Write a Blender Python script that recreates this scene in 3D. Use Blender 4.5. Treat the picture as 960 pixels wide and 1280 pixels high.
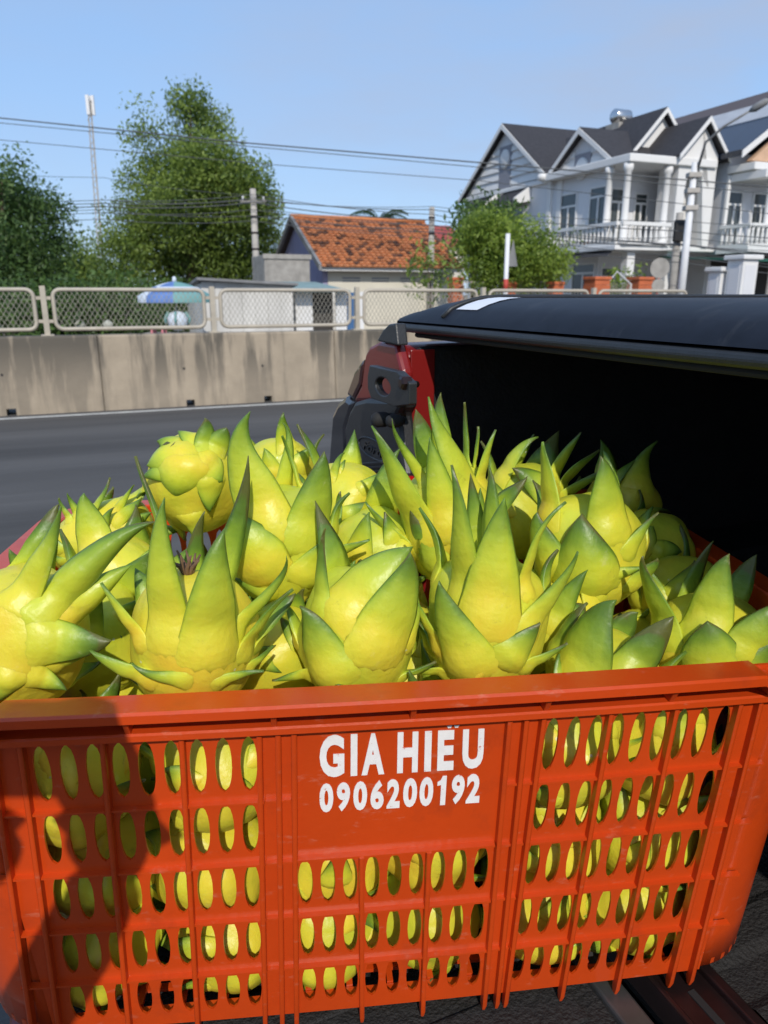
import bpy, bmesh, math, random
import numpy as np
from mathutils import Vector, Matrix
random.seed(7)
rng = np.random.default_rng(7)
sc = bpy.context.scene
for o in list(bpy.data.objects): bpy.data.objects.remove(o)
R = math.radians
# ------------------------------------------------------------------ camera, world, sun
CAM_H = 1.45; PITCH = R(16.4); FPX = 924.0
cam = bpy.data.cameras.new('camera'); cam_o = bpy.data.objects.new('camera', cam)
sc.collection.objects.link(cam_o); sc.camera = cam_o
cam_o.location = (0, 0, CAM_H); cam_o.rotation_euler = (R(90) - PITCH, 0, 0)
cam.sensor_fit = 'VERTICAL'; cam.sensor_height = 24; cam.lens = FPX / 1280 * 24
cam.clip_start = 0.02; cam.clip_end = 3000
cam.dof.use_dof = True; cam.dof.focus_distance = 0.72; cam.dof.aperture_fstop = 7.5
SUN_AZ, SUN_EL = R(8), R(38)          # azimuth to the right of straight behind the camera
SUN_STRENGTH, SKY_STRENGTH = 2.9, 0.14
to_sun = Vector((math.sin(SUN_AZ) * math.cos(SUN_EL), -math.cos(SUN_AZ) * math.cos(SUN_EL), math.sin(SUN_EL)))
sun = bpy.data.lights.new('sun', 'SUN'); sun.energy = SUN_STRENGTH; sun.angle = R(0.5); sun.color = (1, .94, .85)
sun_o = bpy.data.objects.new('sun', sun); sc.collection.objects.link(sun_o)
sun_o.rotation_euler = to_sun.to_track_quat('Z', 'Y').to_euler(); sun_o.location = to_sun * 60
world = bpy.data.worlds.new('World'); sc.world = world; world.use_nodes = True
wn, wl = world.node_tree.nodes, world.node_tree.links
bg = wn['Background']; bg.inputs['Strength'].default_value = SKY_STRENGTH
sky = wn.new('ShaderNodeTexSky'); sky.sky_type = 'NISHITA'; sky.sun_disc = False
sky.sun_elevation = SUN_EL; sky.sun_rotation = math.pi - SUN_AZ
sky.air_density = 1.0; sky.dust_density = 0.6; sky.ozone_density = 2.0; sky.altitude = 0
tcw = wn.new('ShaderNodeTexCoord'); mpw = wn.new('ShaderNodeMapping'); mpw.inputs['Scale'].default_value = (1.3, 1.3, 4.5)
wl.new(tcw.outputs['Generated'], mpw.inputs['Vector'])
cn = wn.new('ShaderNodeTexNoise'); cn.inputs['Scale'].default_value = 1.7; cn.inputs['Detail'].default_value = 7; cn.inputs['Roughness'].default_value = .55
wl.new(mpw.outputs[0], cn.inputs['Vector'])
crw = wn.new('ShaderNodeValToRGB'); crw.color_ramp.elements[0].position = .40; crw.color_ramp.elements[1].position = .66
crw.color_ramp.elements[0].color = (0, 0, 0, 1); crw.color_ramp.elements[1].color = (.6, .6, .6, 1)
wl.new(cn.outputs['Fac'], crw.inputs['Fac'])
mxw = wn.new('ShaderNodeMix'); mxw.data_type = 'RGBA'; mxw.inputs['B'].default_value = (2.9, 3.25, 4.1, 1)
veil = wn.new('ShaderNodeMix'); veil.data_type = 'RGBA'; veil.inputs['Factor'].default_value = .68; veil.inputs['B'].default_value = (2.15, 3.5, 5.85, 1)
wl.new(sky.outputs[0], veil.inputs['A'])
sxw = wn.new('ShaderNodeSeparateXYZ'); wl.new(tcw.outputs['Generated'], sxw.inputs[0])
mrw = wn.new('ShaderNodeMapRange'); mrw.inputs['From Min'].default_value = -.35; mrw.inputs['From Max'].default_value = .45; mrw.inputs['To Min'].default_value = .35; mrw.inputs['To Max'].default_value = 1.25; wl.new(sxw.outputs['X'], mrw.inputs['Value'])
muw = wn.new('ShaderNodeMath'); muw.operation = 'MULTIPLY'; muw.use_clamp = True; wl.new(crw.outputs['Color'], muw.inputs[0]); wl.new(mrw.outputs[0], muw.inputs[1])
wl.new(muw.outputs[0], mxw.inputs['Factor']); wl.new(veil.outputs['Result'], mxw.inputs['A'])
wl.new(mxw.outputs['Result'], bg.inputs['Color'])
sc.view_settings.view_transform = 'Standard'; sc.view_settings.look = 'None'
sc.view_settings.exposure = 0.18; sc.view_settings.gamma = 1.0; sc.view_settings.use_curve_mapping = False
try:
    sc.cycles.max_bounces = 6; sc.cycles.diffuse_bounces = 3; sc.cycles.glossy_bounces = 3
    sc.cycles.transmission_bounces = 4; sc.cycles.transparent_max_bounces = 8; sc.cycles.use_denoising = True
except Exception: pass

# ------------------------------------------------------------------ placing helpers
CP, SP = math.cos(PITCH), math.sin(PITCH)
TH = R(22.15)
C0 = Vector((0, 0, CAM_H))
def ray(px, py):
    x = (px - 480) / FPX; y = (640 - py) / FPX
    return Vector((x, CP + y * SP, y * CP - SP))
def P(px, py, Y):                        # world point seen at a photo pixel, Y metres ahead
    d = ray(px, py); return C0 + d * (Y / d.y)
def w2r(w): return Vector((w.x * math.cos(TH) + w.y * math.sin(TH), -w.x * math.sin(TH) + w.y * math.cos(TH), w.z))
def r2w(x, y, z=0): return Vector((x * math.cos(TH) - y * math.sin(TH), x * math.sin(TH) + y * math.cos(TH), z))
def RY(px, py, yp):                      # road-frame point on the plane y' = yp
    d = w2r(ray(px, py)); t = yp / d.y; return Vector((d.x * t, yp, d.z * t + CAM_H))
def RX(px, py, xp):                      # road-frame point on the plane x' = xp
    d = w2r(ray(px, py)); t = xp / d.x; return Vector((xp, d.y * t, d.z * t + CAM_H))

# ------------------------------------------------------------------ object helpers
def tag(o, label=None, cat=None, group=None, kind=None):
    if label: o['label'] = label
    if cat: o['category'] = cat
    if group: o['group'] = group
    if kind: o['kind'] = kind
    return o
def empty(name, loc=(0, 0, 0), rz=0, label=None, cat=None, group=None):
    o = bpy.data.objects.new(name, None); o.empty_display_size = .1
    o.location = loc; o.rotation_euler = (0, 0, rz); sc.collection.objects.link(o)
    return tag(o, label, cat, group)
def link(name, me, parent=None, mat=None):
    o = bpy.data.objects.new(name, me); sc.collection.objects.link(o)
    if parent: o.parent = parent
    if mat is not None and not me.materials: me.materials.append(mat)
    return o
class MB:
    def __init__(s): s.v = []; s.f = []; s.mi = []
    def poly(s, pts, m=0):
        b = len(s.v); s.v += [tuple(p) for p in pts]; s.f.append(tuple(range(b, b + len(pts)))); s.mi.append(m); return s
    def box(s, a, b, m=0):
        (x0, y0, z0), (x1, y1, z1) = a, b
        k = len(s.v); s.v += [(x0, y0, z0), (x1, y0, z0), (x1, y1, z0), (x0, y1, z0), (x0, y0, z1), (x1, y0, z1), (x1, y1, z1), (x0, y1, z1)]
        s.f += [tuple(k + i for i in q) for q in ((0, 3, 2, 1), (4, 5, 6, 7), (0, 1, 5, 4), (1, 2, 6, 5), (2, 3, 7, 6), (3, 0, 4, 7))]; s.mi += [m] * 6; return s
    def prism(s, poly, d, m=0):           # extrude a 3D polygon by vector d
        n = len(poly); k = len(s.v); d = Vector(d)
        s.v += [tuple(p) for p in poly] + [tuple(Vector(p) + d) for p in poly]
        s.f += [tuple(k + i for i in range(n))[::-1], tuple(k + n + i for i in range(n))]
        s.f += [(k + i, k + (i + 1) % n, k + n + (i + 1) % n, k + n + i) for i in range(n)]; s.mi += [m] * (n + 2); return s
    def tube(s, pts, r, n=8, cap=True, m=0):
        pts = [Vector(p) for p in pts]; rr = r if hasattr(r, '__len__') else [r] * len(pts); k0 = len(s.v); prev = None
        for i, p in enumerate(pts):
            t = (pts[min(i + 1, len(pts) - 1)] - pts[max(i - 1, 0)]).normalized()
            if prev is None:
                a = t.orthogonal().normalized()
            else:
                a = (prev - t * prev.dot(t)).normalized()
            prev = a; b = t.cross(a)
            for j in range(n):
                q = 2 * math.pi * j / n; s.v.append(tuple(p + (a * math.cos(q) + b * math.sin(q)) * rr[i]))
        for i in range(len(pts) - 1):
            for j in range(n):
                s.f.append((k0 + i * n + j, k0 + i * n + (j + 1) % n, k0 + (i + 1) * n + (j + 1) % n, k0 + (i + 1) * n + j)); s.mi.append(m)
        if cap:
            s.f.append(tuple(k0 + j for j in range(n))[::-1]); s.f.append(tuple(k0 + (len(pts) - 1) * n + j for j in range(n))); s.mi += [m, m]
        return s
    def lathe(s, prof, c=(0, 0, 0), n=16, m=0, ax='z'):
        k = len(s.v)
        for r_, z in prof:
            for j in range(n):
                q = 2 * math.pi * j / n; a, b = r_ * math.cos(q), r_ * math.sin(q)
                s.v.append((c[0] + a, c[1] + b, c[2] + z) if ax == 'z' else ((c[0] + z, c[1] + a, c[2] + b) if ax == 'x' else (c[0] + b, c[1] + z, c[2] + a)))
        for i in range(len(prof) - 1):
            for j in range(n):
                s.f.append((k + i * n + j, k + i * n + (j + 1) % n, k + (i + 1) * n + (j + 1) % n, k + (i + 1) * n + j)); s.mi.append(m)
        s.f.append(tuple(k + j for j in range(n))[::-1]); s.f.append(tuple(k + (len(prof) - 1) * n + j for j in range(n))); s.mi += [m, m]
        return s
    def grid(s, rows, m=0, closed=False):
        k = len(s.v); n = len(rows[0])
        for r_ in rows: s.v += [tuple(p) for p in r_]
        for i in range(len(rows) - 1):
            for j in range(n if closed else n - 1):
                s.f.append((k + i * n + j, k + i * n + (j + 1) % n, k + (i + 1) * n + (j + 1) % n, k + (i + 1) * n + j)); s.mi.append(m)
        return s
    def mesh(s, name, mats, smooth=False):
        me = bpy.data.meshes.new(name); me.from_pydata(s.v, [], s.f)
        for m in (mats if isinstance(mats, (list, tuple)) else [mats]): me.materials.append(m)
        if any(s.mi): me.polygons.foreach_set('material_index', s.mi)
        if smooth: me.polygons.foreach_set('use_smooth', [True] * len(s.f))
        me.update(); return me
    def build(s, name, mats, parent=None, smooth=False, bevel=0, seg=2, fix=False):
        me = s.mesh(name, mats, smooth)
        if fix:
            bm = bmesh.new(); bm.from_mesh(me); bmesh.ops.remove_doubles(bm, verts=bm.verts, dist=1e-5); bmesh.ops.recalc_face_normals(bm, faces=bm.faces); bm.to_mesh(me); bm.free()
        o = link(name, me, parent)
        if bevel:
            b = o.modifiers.new('bevel', 'BEVEL'); b.width = bevel; b.segments = seg; b.limit_method = 'ANGLE'; b.angle_limit = R(35)
            if smooth is None or not smooth:
                b.harden_normals = False
        return o
def smooth_angle(o, deg=40):
    me = o.data; me.polygons.foreach_set('use_smooth', [True] * len(me.polygons))
    try: me.set_sharp_from_angle(angle=R(deg))
    except Exception: pass

# ------------------------------------------------------------------ materials
def mat(name, col, rough=.6, metal=0, spec=.5, nscale=0, namt=.15, bump=0, bscale=None, coat=0, sss=0, stretch=(1, 1, 1), col2=None):
    m = bpy.data.materials.new(name); m.use_nodes = True; n, l = m.node_tree.nodes, m.node_tree.links
    b = n['Principled BSDF']; b.inputs['Base Color'].default_value = (*col, 1); b.inputs['Roughness'].default_value = rough
    b.inputs['Metallic'].default_value = metal; b.inputs['Specular IOR Level'].default_value = spec; b.inputs['Coat Weight'].default_value = coat
    if nscale:
        tc = n.new('ShaderNodeTexCoord'); mp = n.new('ShaderNodeMapping'); mp.inputs['Scale'].default_value = stretch
        l.new(tc.outputs['Object'], mp.inputs['Vector'])
        t = n.new('ShaderNodeTexNoise'); t.inputs['Scale'].default_value = nscale; t.inputs['Detail'].default_value = 6; t.inputs['Roughness'].default_value = .6
        l.new(mp.outputs[0], t.inputs['Vector'])
        cr = n.new('ShaderNodeValToRGB'); cr.color_ramp.elements[0].position = .3; cr.color_ramp.elements[1].position = .7
        d = col2 or tuple(c * (1 - namt) for c in col); e = col if col2 else tuple(min(1, c * (1 + namt)) for c in col)
        cr.color_ramp.elements[0].color = (*d, 1); cr.color_ramp.elements[1].color = (*e, 1)
        l.new(t.outputs['Fac'], cr.inputs['Fac']); l.new(cr.outputs[0], b.inputs['Base Color'])
        if bump:
            bt = n.new('ShaderNodeTexNoise'); bt.inputs['Scale'].default_value = bscale or nscale * 4; bt.inputs['Detail'].default_value = 4
            l.new(mp.outputs[0], bt.inputs['Vector'])
            bp = n.new('ShaderNodeBump'); bp.inputs['Strength'].default_value = bump; bp.inputs['Distance'].default_value = .01
            l.new(bt.outputs['Fac'], bp.inputs['Height']); l.new(bp.outputs[0], b.inputs['Normal'])
    return m
def worn(m, col, lo, hi, scale, amt, stretch=(1, 1, 1)):
    n, l = m.node_tree.nodes, m.node_tree.links; b = n['Principled BSDF']; src = b.inputs['Base Color'].links[0].from_socket
    tc = n.new('ShaderNodeTexCoord'); mp = n.new('ShaderNodeMapping'); mp.inputs['Scale'].default_value = stretch; l.new(tc.outputs['Object'], mp.inputs['Vector'])
    t = n.new('ShaderNodeTexNoise'); t.inputs['Scale'].default_value = scale; t.inputs['Detail'].default_value = 8; t.inputs['Roughness'].default_value = .68; l.new(mp.outputs[0], t.inputs['Vector'])
    cr = n.new('ShaderNodeValToRGB'); cr.color_ramp.elements[0].position = lo; cr.color_ramp.elements[1].position = hi; cr.color_ramp.elements[1].color = (amt, amt, amt, 1); l.new(t.outputs['Fac'], cr.inputs['Fac'])
    mx = n.new('ShaderNodeMix'); mx.data_type = 'RGBA'; mx.inputs['B'].default_value = (*col, 1); l.new(cr.outputs[0], mx.inputs['Factor']); l.new(src, mx.inputs['A']); l.new(mx.outputs['Result'], b.inputs['Base Color'])
M = {}
M['asphalt'] = mat('asphalt', (.074, .070, .066), .9, nscale=.6, namt=.42, bump=.5, bscale=60, stretch=(.10, 1.8, 1))
M['line'] = mat('road_paint', (.6, .6, .56), .7, nscale=5, col2=(.4, .4, .38))
worn(M['asphalt'], (.15, .145, .14), .56, .72, 1.6, .45, (.08, 2.2, 1)); worn(M['asphalt'], (.16, .16, .155), .62, .7, 55, .5)
M['soil'] = mat('soil', (.16, .13, .09), .95, nscale=1.2, namt=.4)
M['beige_metal'] = mat('beige_paint', (.44, .39, .31), .5, nscale=6, namt=.12)
M['wire'] = mat('fence_wire', (.30, .28, .23), .6)
M['plastic'] = mat('orange_plastic', (.54, .055, .006), .29, nscale=7, namt=.07, bump=.04, bscale=90)
worn(M['plastic'], (.60, .30, .20), .60, .78, 34, .45, (1, 1, 2.5)); worn(M['plastic'], (.20, .03, .012), .56, .76, 11, .5)
M['print'] = mat('white_print', (.82, .8, .78), .6, nscale=120, namt=.06)
worn(M['print'], (.56, .10, .03), .63, .68, 150, .8)
M['black_liner'] = mat('bed_liner', (.012, .012, .013), .75, nscale=30, namt=.3, bump=.3, bscale=150)
M['mat_floor'] = mat('bed_floor_mat', (.020, .018, .017), .8, nscale=60, col2=(.012, .011, .011), bump=.6, bscale=220)
M['dark_steel'] = mat('dark_steel', (.035, .02, .02), .32, .6, nscale=15, namt=.4)
M['grey_steel'] = mat('grey_edge', (.10, .10, .10), .4, .5, nscale=12, namt=.4)
M['truck_red'] = mat('truck_red', (.20, .010, .009), .34, coat=.15)
M['lid'] = mat('lid_navy', (.010, .012, .019), .5, spec=.22, nscale=40, namt=.2)
worn(M['lid'], (.10, .10, .10), .58, .8, 9, .35, (1, 4, 1))
M['trim'] = mat('black_trim', (.022, .023, .025), .42, nscale=80, namt=.15, bump=.08, bscale=400)
M['smoke_lamp'] = mat('smoked_lamp', (.02, .02, .025), .1, coat=.6)
M['smoke_red'] = mat('smoked_red_lens', (.05, .018, .018), .12, coat=.6)
M['red_lamp'] = mat('red_lamp', (.45, .01, .008), .1, coat=.8)
M['glass_dark'] = mat('dark_glass', (.02, .025, .03), .06, spec=.7)
M['rubber'] = mat('rubber', (.015, .015, .015), .8)
M['chrome'] = mat('chrome', (.55, .55, .57), .2, 1)
M['sticker'] = mat('white_sticker', (.8, .8, .82), .4)
M['hwhite'] = mat('house_white', (.74, .73, .71), .7, nscale=.7, namt=.05)
M['hgrey'] = mat('house_grey_wall', (.68, .68, .69), .75, nscale=.5, namt=.06)
M['hdark'] = mat('house_recess_grey', (.25, .25, .28), .7)
M['roof_dark'] = mat('dark_roof', (.035, .032, .035), .75, nscale=6, namt=.3)
M['roof_blue'] = mat('blue_panels', (.012, .022, .045), .25, nscale=2, namt=.2)
M['roof_pale'] = mat('pale_sheet_roof', (.42, .43, .45), .5, nscale=2, namt=.1)
M['roof_brown'] = mat('brown_roof', (.10, .08, .08), .7)
M['peach'] = mat('peach_brick', (.58, .38, .25), .8, nscale=5, namt=.1)
M['win'] = mat('window_glass', (.06, .07, .07), .12, spec=.6)
M['green_sheet'] = mat('green_awning', (.02, .10, .07), .5)
M['terra'] = mat('terracotta', (.50, .13, .05), .8, nscale=5, namt=.2)
M['con_grey'] = mat('grey_concrete', (.33, .31, .28), .9, nscale=3, namt=.25, bump=.3)
M['pole'] = mat('pole_concrete', (.42, .39, .35), .85, nscale=4, namt=.15)
M['pole_white'] = mat('pole_white_paint', (.72, .72, .72), .6, nscale=4, namt=.08)
M['red_paint'] = mat('red_paint', (.45, .05, .03), .6)
M['cable'] = mat('cable_black', (.09, .095, .10), .8)
M['purple'] = mat('lilac_wall', (.36, .34, .50), .8, nscale=2, namt=.08)
M['cream'] = mat('cream_wall', (.66, .62, .52), .8, nscale=1.5, namt=.06)
M['dirtywhite'] = mat('dirty_white_sheet', (.60, .58, .54), .8, nscale=1.2, namt=.18, stretch=(1, 1, .4))
M['grey_sheet'] = mat('grey_sheet', (.20, .20, .20), .7, nscale=2, namt=.3)
M['teal_sheet'] = mat('teal_sheet', (.22, .32, .31), .6, nscale=2, namt=.15)
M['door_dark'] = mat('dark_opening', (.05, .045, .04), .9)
M['blue_paint'] = mat('blue_paint', (.05, .13, .28), .6)
M['red_roof'] = mat('red_roof', (.33, .06, .05), .8, nscale=4, namt=.2)
M['bark'] = mat('bark', (.10, .075, .05), .95, nscale=6, namt=.35, bump=.5)
M['steel_tank'] = mat('stainless', (.6, .6, .6), .25, 1)
M['umb_blue'] = mat('umbrella_blue', (.10, .19, .44), .7, nscale=3, namt=.2)
M['pale_bag'] = mat('pale_bag', (.42, .42, .36), .8, nscale=9, namt=.2)
M['umb_white'] = mat('umbrella_white', (.62, .68, .75), .7)
M['umb_green'] = mat('umbrella_green', (.16, .34, .33), .7)
M['skin'] = mat('skin', (.42, .22, .14), .5, nscale=40, namt=.05)
M['shirt'] = mat('shirt_cloth', (.12, .14, .2), .85, nscale=60, namt=.1)
M['trousers'] = mat('trouser_cloth', (.05, .05, .06), .9)
M['hair'] = mat('hair', (.012, .01, .009), .6)
M['phone'] = mat('phone_glass', (.02, .02, .022), .15)
M['pinkp'] = mat('pink_plastic', (.6, .2, .22), .5)
def barrier_mat():
    m = mat('barrier_concrete', (.36, .295, .215), .9, nscale=2.2, namt=.16, bump=.35, bscale=40); n, l = m.node_tree.nodes, m.node_tree.links
    b = n['Principled BSDF']; src = b.inputs['Base Color'].links[0].from_socket
    g = n.new('ShaderNodeNewGeometry')
    rot = n.new('ShaderNodeMapping'); rot.inputs['Rotation'].default_value = (0, 0, -TH); l.new(g.outputs['Position'], rot.inputs['Vector'])
    mp = n.new('ShaderNodeMapping'); mp.inputs['Scale'].default_value = (3.2, .6, .38); l.new(rot.outputs[0], mp.inputs['Vector'])
    t = n.new('ShaderNodeTexNoise'); t.inputs['Scale'].default_value = 1.0; t.inputs['Detail'].default_value = 5; t.inputs['Roughness'].default_value = .62
    l.new(mp.outputs[0], t.inputs['Vector'])
    cr = n.new('ShaderNodeValToRGB'); cr.color_ramp.elements[0].position = .46; cr.color_ramp.elements[1].position = .56
    sx = n.new('ShaderNodeSeparateXYZ'); l.new(g.outputs['Position'], sx.inputs[0])
    mr = n.new('ShaderNodeMapRange'); mr.inputs['From Min'].default_value = .25; mr.inputs['From Max'].default_value = .85; mr.inputs['To Min'].default_value = .4; mr.inputs['To Max'].default_value = .95
    l.new(sx.outputs['Z'], mr.inputs['Value']); l.new(t.outputs['Fac'], cr.inputs['Fac'])
    mu = n.new('ShaderNodeMath'); mu.operation = 'MULTIPLY'; l.new(cr.outputs[0], mu.inputs[0]); l.new(mr.outputs[0], mu.inputs[1])
    mx = n.new('ShaderNodeMix'); mx.data_type = 'RGBA'; mx.inputs['B'].default_value = (.10, .088, .07, 1)
    l.new(mu.outputs[0], mx.inputs['Factor']); l.new(src, mx.inputs['A']); l.new(mx.outputs['Result'], b.inputs['Base Color'])
    return m
M['barrier'] = barrier_mat()
def leaf_mat(name, c1, c2):
    m = bpy.data.materials.new(name); m.use_nodes = True; n, l = m.node_tree.nodes, m.node_tree.links
    b = n['Principled BSDF']; at = n.new('ShaderNodeAttribute'); at.attribute_name = 'shade'
    cr = n.new('ShaderNodeValToRGB'); cr.color_ramp.elements[0].color = (*c1, 1); cr.color_ramp.elements[1].color = (*c2, 1)
    l.new(at.outputs['Fac'], cr.inputs['Fac']); l.new(cr.outputs[0], b.inputs['Base Color']); b.inputs['Roughness'].default_value = .55
    tr = n.new('ShaderNodeBsdfTranslucent'); l.new(cr.outputs[0], tr.inputs['Color'])
    ms = n.new('ShaderNodeMixShader'); ms.inputs[0].default_value = .38
    l.new(b.outputs[0], ms.inputs[1]); l.new(tr.outputs[0], ms.inputs[2]); l.new(ms.outputs[0], n['Material Output'].inputs['Surface'])
    return m
M['leaf_mid'] = leaf_mat('leaf_mid', (.06, .115, .02), (.27, .36, .06))
M['leaf_dark'] = leaf_mat('leaf_dark', (.03, .07, .018), (.13, .22, .05))
M['leaf_lime'] = leaf_mat('leaf_lime', (.10, .17, .02), (.32, .42, .055))
def fruit_mat():
    m = bpy.data.materials.new('dragon_fruit_skin'); m.use_nodes = True; n, l = m.node_tree.nodes, m.node_tree.links
    b = n['Principled BSDF']; at = n.new('ShaderNodeAttribute'); at.attribute_name = 'tipness'
    tc = n.new('ShaderNodeTexCoord'); oi = n.new('ShaderNodeObjectInfo')
    ns = n.new('ShaderNodeTexNoise'); ns.inputs['Scale'].default_value = 26; ns.inputs['Detail'].default_value = 5; l.new(tc.outputs['Object'], ns.inputs['Vector'])
    # tipness + noise*0.3 + per-object shift
    a1 = n.new('ShaderNodeMath'); a1.operation = 'MULTIPLY_ADD'; a1.inputs[1].default_value = .46; l.new(ns.outputs['Fac'], a1.inputs[0]); l.new(at.outputs['Fac'], a1.inputs[2])
    a2 = n.new('ShaderNodeMath'); a2.operation = 'MULTIPLY_ADD'; a2.inputs[1].default_value = .24; l.new(oi.outputs['Random'], a2.inputs[0]); l.new(a1.outputs[0], a2.inputs[2])
    a3 = n.new('ShaderNodeMath'); a3.operation = 'SUBTRACT'; a3.inputs[1].default_value = .36; l.new(a2.outputs[0], a3.inputs[0])
    cr = n.new('ShaderNodeValToRGB'); e = cr.color_ramp.elements
    e[0].position = 0; e[0].color = (.78, .55, .045, 1); e[1].position = 1; e[1].color = (.11, .12, .028, 1)
    for p_, c_ in ((.16, (.72, .63, .048)), (.36, (.56, .60, .042)), (.56, (.38, .48, .04)), (.74, (.19, .30, .028)), (.88, (.105, .19, .024)), (.96, (.095, .165, .024))):
        q = e.new(p_); q.color = (*c_, 1)
    l.new(a3.outputs[0], cr.inputs['Fac'])
    # fine pale fibres / speckle and a few white residue dots, brown scars
    vo = n.new('ShaderNodeTexVoronoi'); vo.inputs['Scale'].default_value = 42; l.new(tc.outputs['Object'], vo.inputs['Vector'])
    lt = n.new('ShaderNodeMath'); lt.operation = 'LESS_THAN'; lt.inputs[1].default_value = .07; l.new(vo.outputs['Distance'], lt.inputs[0])
    sp = n.new('ShaderNodeSeparateColor'); l.new(vo.outputs['Color'], sp.inputs[0])
    gt = n.new('ShaderNodeMath'); gt.operation = 'GREATER_THAN'; gt.inputs[1].default_value = .86; l.new(sp.outputs[0], gt.inputs[0])
    mu = n.new('ShaderNodeMath'); mu.operation = 'MULTIPLY'; l.new(lt.outputs[0], mu.inputs[0]); l.new(gt.outputs[0], mu.inputs[1])
    mx = n.new('ShaderNodeMix'); mx.data_type = 'RGBA'; mx.inputs['B'].default_value = (.72, .74, .6, 1)
    mf = n.new('ShaderNodeMath'); mf.operation = 'MULTIPLY'; mf.inputs[1].default_value = .6; l.new(mu.outputs[0], mf.inputs[0])
    l.new(mf.outputs[0], mx.inputs['Factor']); l.new(cr.outputs[0], mx.inputs['A'])
    n2 = n.new('ShaderNodeTexNoise'); n2.inputs['Scale'].default_value = 55; n2.inputs['Detail'].default_value = 6; n2.inputs['Roughness'].default_value = .7; l.new(tc.outputs['Object'], n2.inputs['Vector'])
    c2 = n.new('ShaderNodeValToRGB'); c2.color_ramp.elements[0].position = .62; c2.color_ramp.elements[1].position = .78; c2.color_ramp.elements[1].color = (.5, .5, .5, 1); l.new(n2.outputs['Fac'], c2.inputs['Fac'])
    mx2 = n.new('ShaderNodeMix'); mx2.data_type = 'RGBA'; mx2.inputs['B'].default_value = (.14, .12, .03, 1)
    l.new(c2.outputs[0], mx2.inputs['Factor']); l.new(mx.outputs['Result'], mx2.inputs['A']); l.new(mx2.outputs['Result'], b.inputs['Base Color'])
    n4 = n.new('ShaderNodeTexNoise'); n4.inputs['Scale'].default_value = 38; n4.inputs['Detail'].default_value = 8; n4.inputs['Roughness'].default_value = .75; l.new(tc.outputs['Object'], n4.inputs['Vector'])
    c4 = n.new('ShaderNodeValToRGB'); c4.color_ramp.elements[0].position = .60; c4.color_ramp.elements[1].position = .74; c4.color_ramp.elements[1].color = (.28, .28, .28, 1); l.new(n4.outputs['Fac'], c4.inputs['Fac'])
    mx4 = n.new('ShaderNodeMix'); mx4.data_type = 'RGBA'; mx4.inputs['B'].default_value = (.74, .72, .46, 1); l.new(c4.outputs[0], mx4.inputs['Factor']); l.new(mx2.outputs['Result'], mx4.inputs['A']); l.new(mx4.outputs['Result'], b.inputs['Base Color'])
    rn = n.new('ShaderNodeMapRange'); rn.inputs['To Min'].default_value = .22; rn.inputs['To Max'].default_value = .6; l.new(n2.outputs['Fac'], rn.inputs['Value']); l.new(rn.outputs[0], b.inputs['Roughness'])
    b.inputs['Specular IOR Level'].default_value = .4
    b.inputs['Subsurface Weight'].default_value = .32; b.inputs['Subsurface Radius'].default_value = (.01, .009, .002); b.inputs['Subsurface Scale'].default_value = .6
    n3 = n.new('ShaderNodeTexNoise'); n3.inputs['Scale'].default_value = 95; n3.inputs['Detail'].default_value = 5; l.new(tc.outputs['Object'], n3.inputs['Vector'])
    bp = n.new('ShaderNodeBump'); bp.inputs['Strength'].default_value = .4; bp.inputs['Distance'].default_value = .003; l.new(n3.outputs['Fac'], bp.inputs['Height']); l.new(bp.outputs[0], b.inputs['Normal'])
    return m
M['fruit'] = fruit_mat()
M['stem'] = mat('fruit_stem', (.10, .10, .03), .8, nscale=80, namt=.4)
M['calyx'] = mat('dry_flower', (.16, .09, .05), .9, nscale=90, namt=.4)

# ================================================================== THE SETTING
g = MB(); N = 12
for i in range(N):
    for j in range(N):
        x0, x1 = -1500 + 3000 * i / N, -1500 + 3000 * (i + 1) / N; y0, y1 = -1500 + 3000 * j / N, -1500 + 3000 * (j + 1) / N
        g.poly([(x0, y0, -.012), (x1, y0, -.012), (x1, y1, -.012), (x0, y1, -.012)])
tag(g.build('ground', M['soil']), kind='structure')
def strip(name, y0, y1, z, m):
    s = MB(); xs = np.linspace(-220, 260, 25)
    for a, b in zip(xs[:-1], xs[1:]): s.poly([(a, y0, z), (b, y0, z), (b, y1, z), (a, y1, z)])
    o = s.build(name, m); o.rotation_euler = (0, 0, TH); return tag(o, kind='structure')
strip('road', -4.5, 22.5, 0.0, M['asphalt'])
strip('road_edge_line', 9.93, 10.06, .004, M['line'])
strip('road_edge_line', 11.3, 11.42, .004, M['line'])
strip('pavement', 22.5, 26.2, .12, M['con_grey'])

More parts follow.
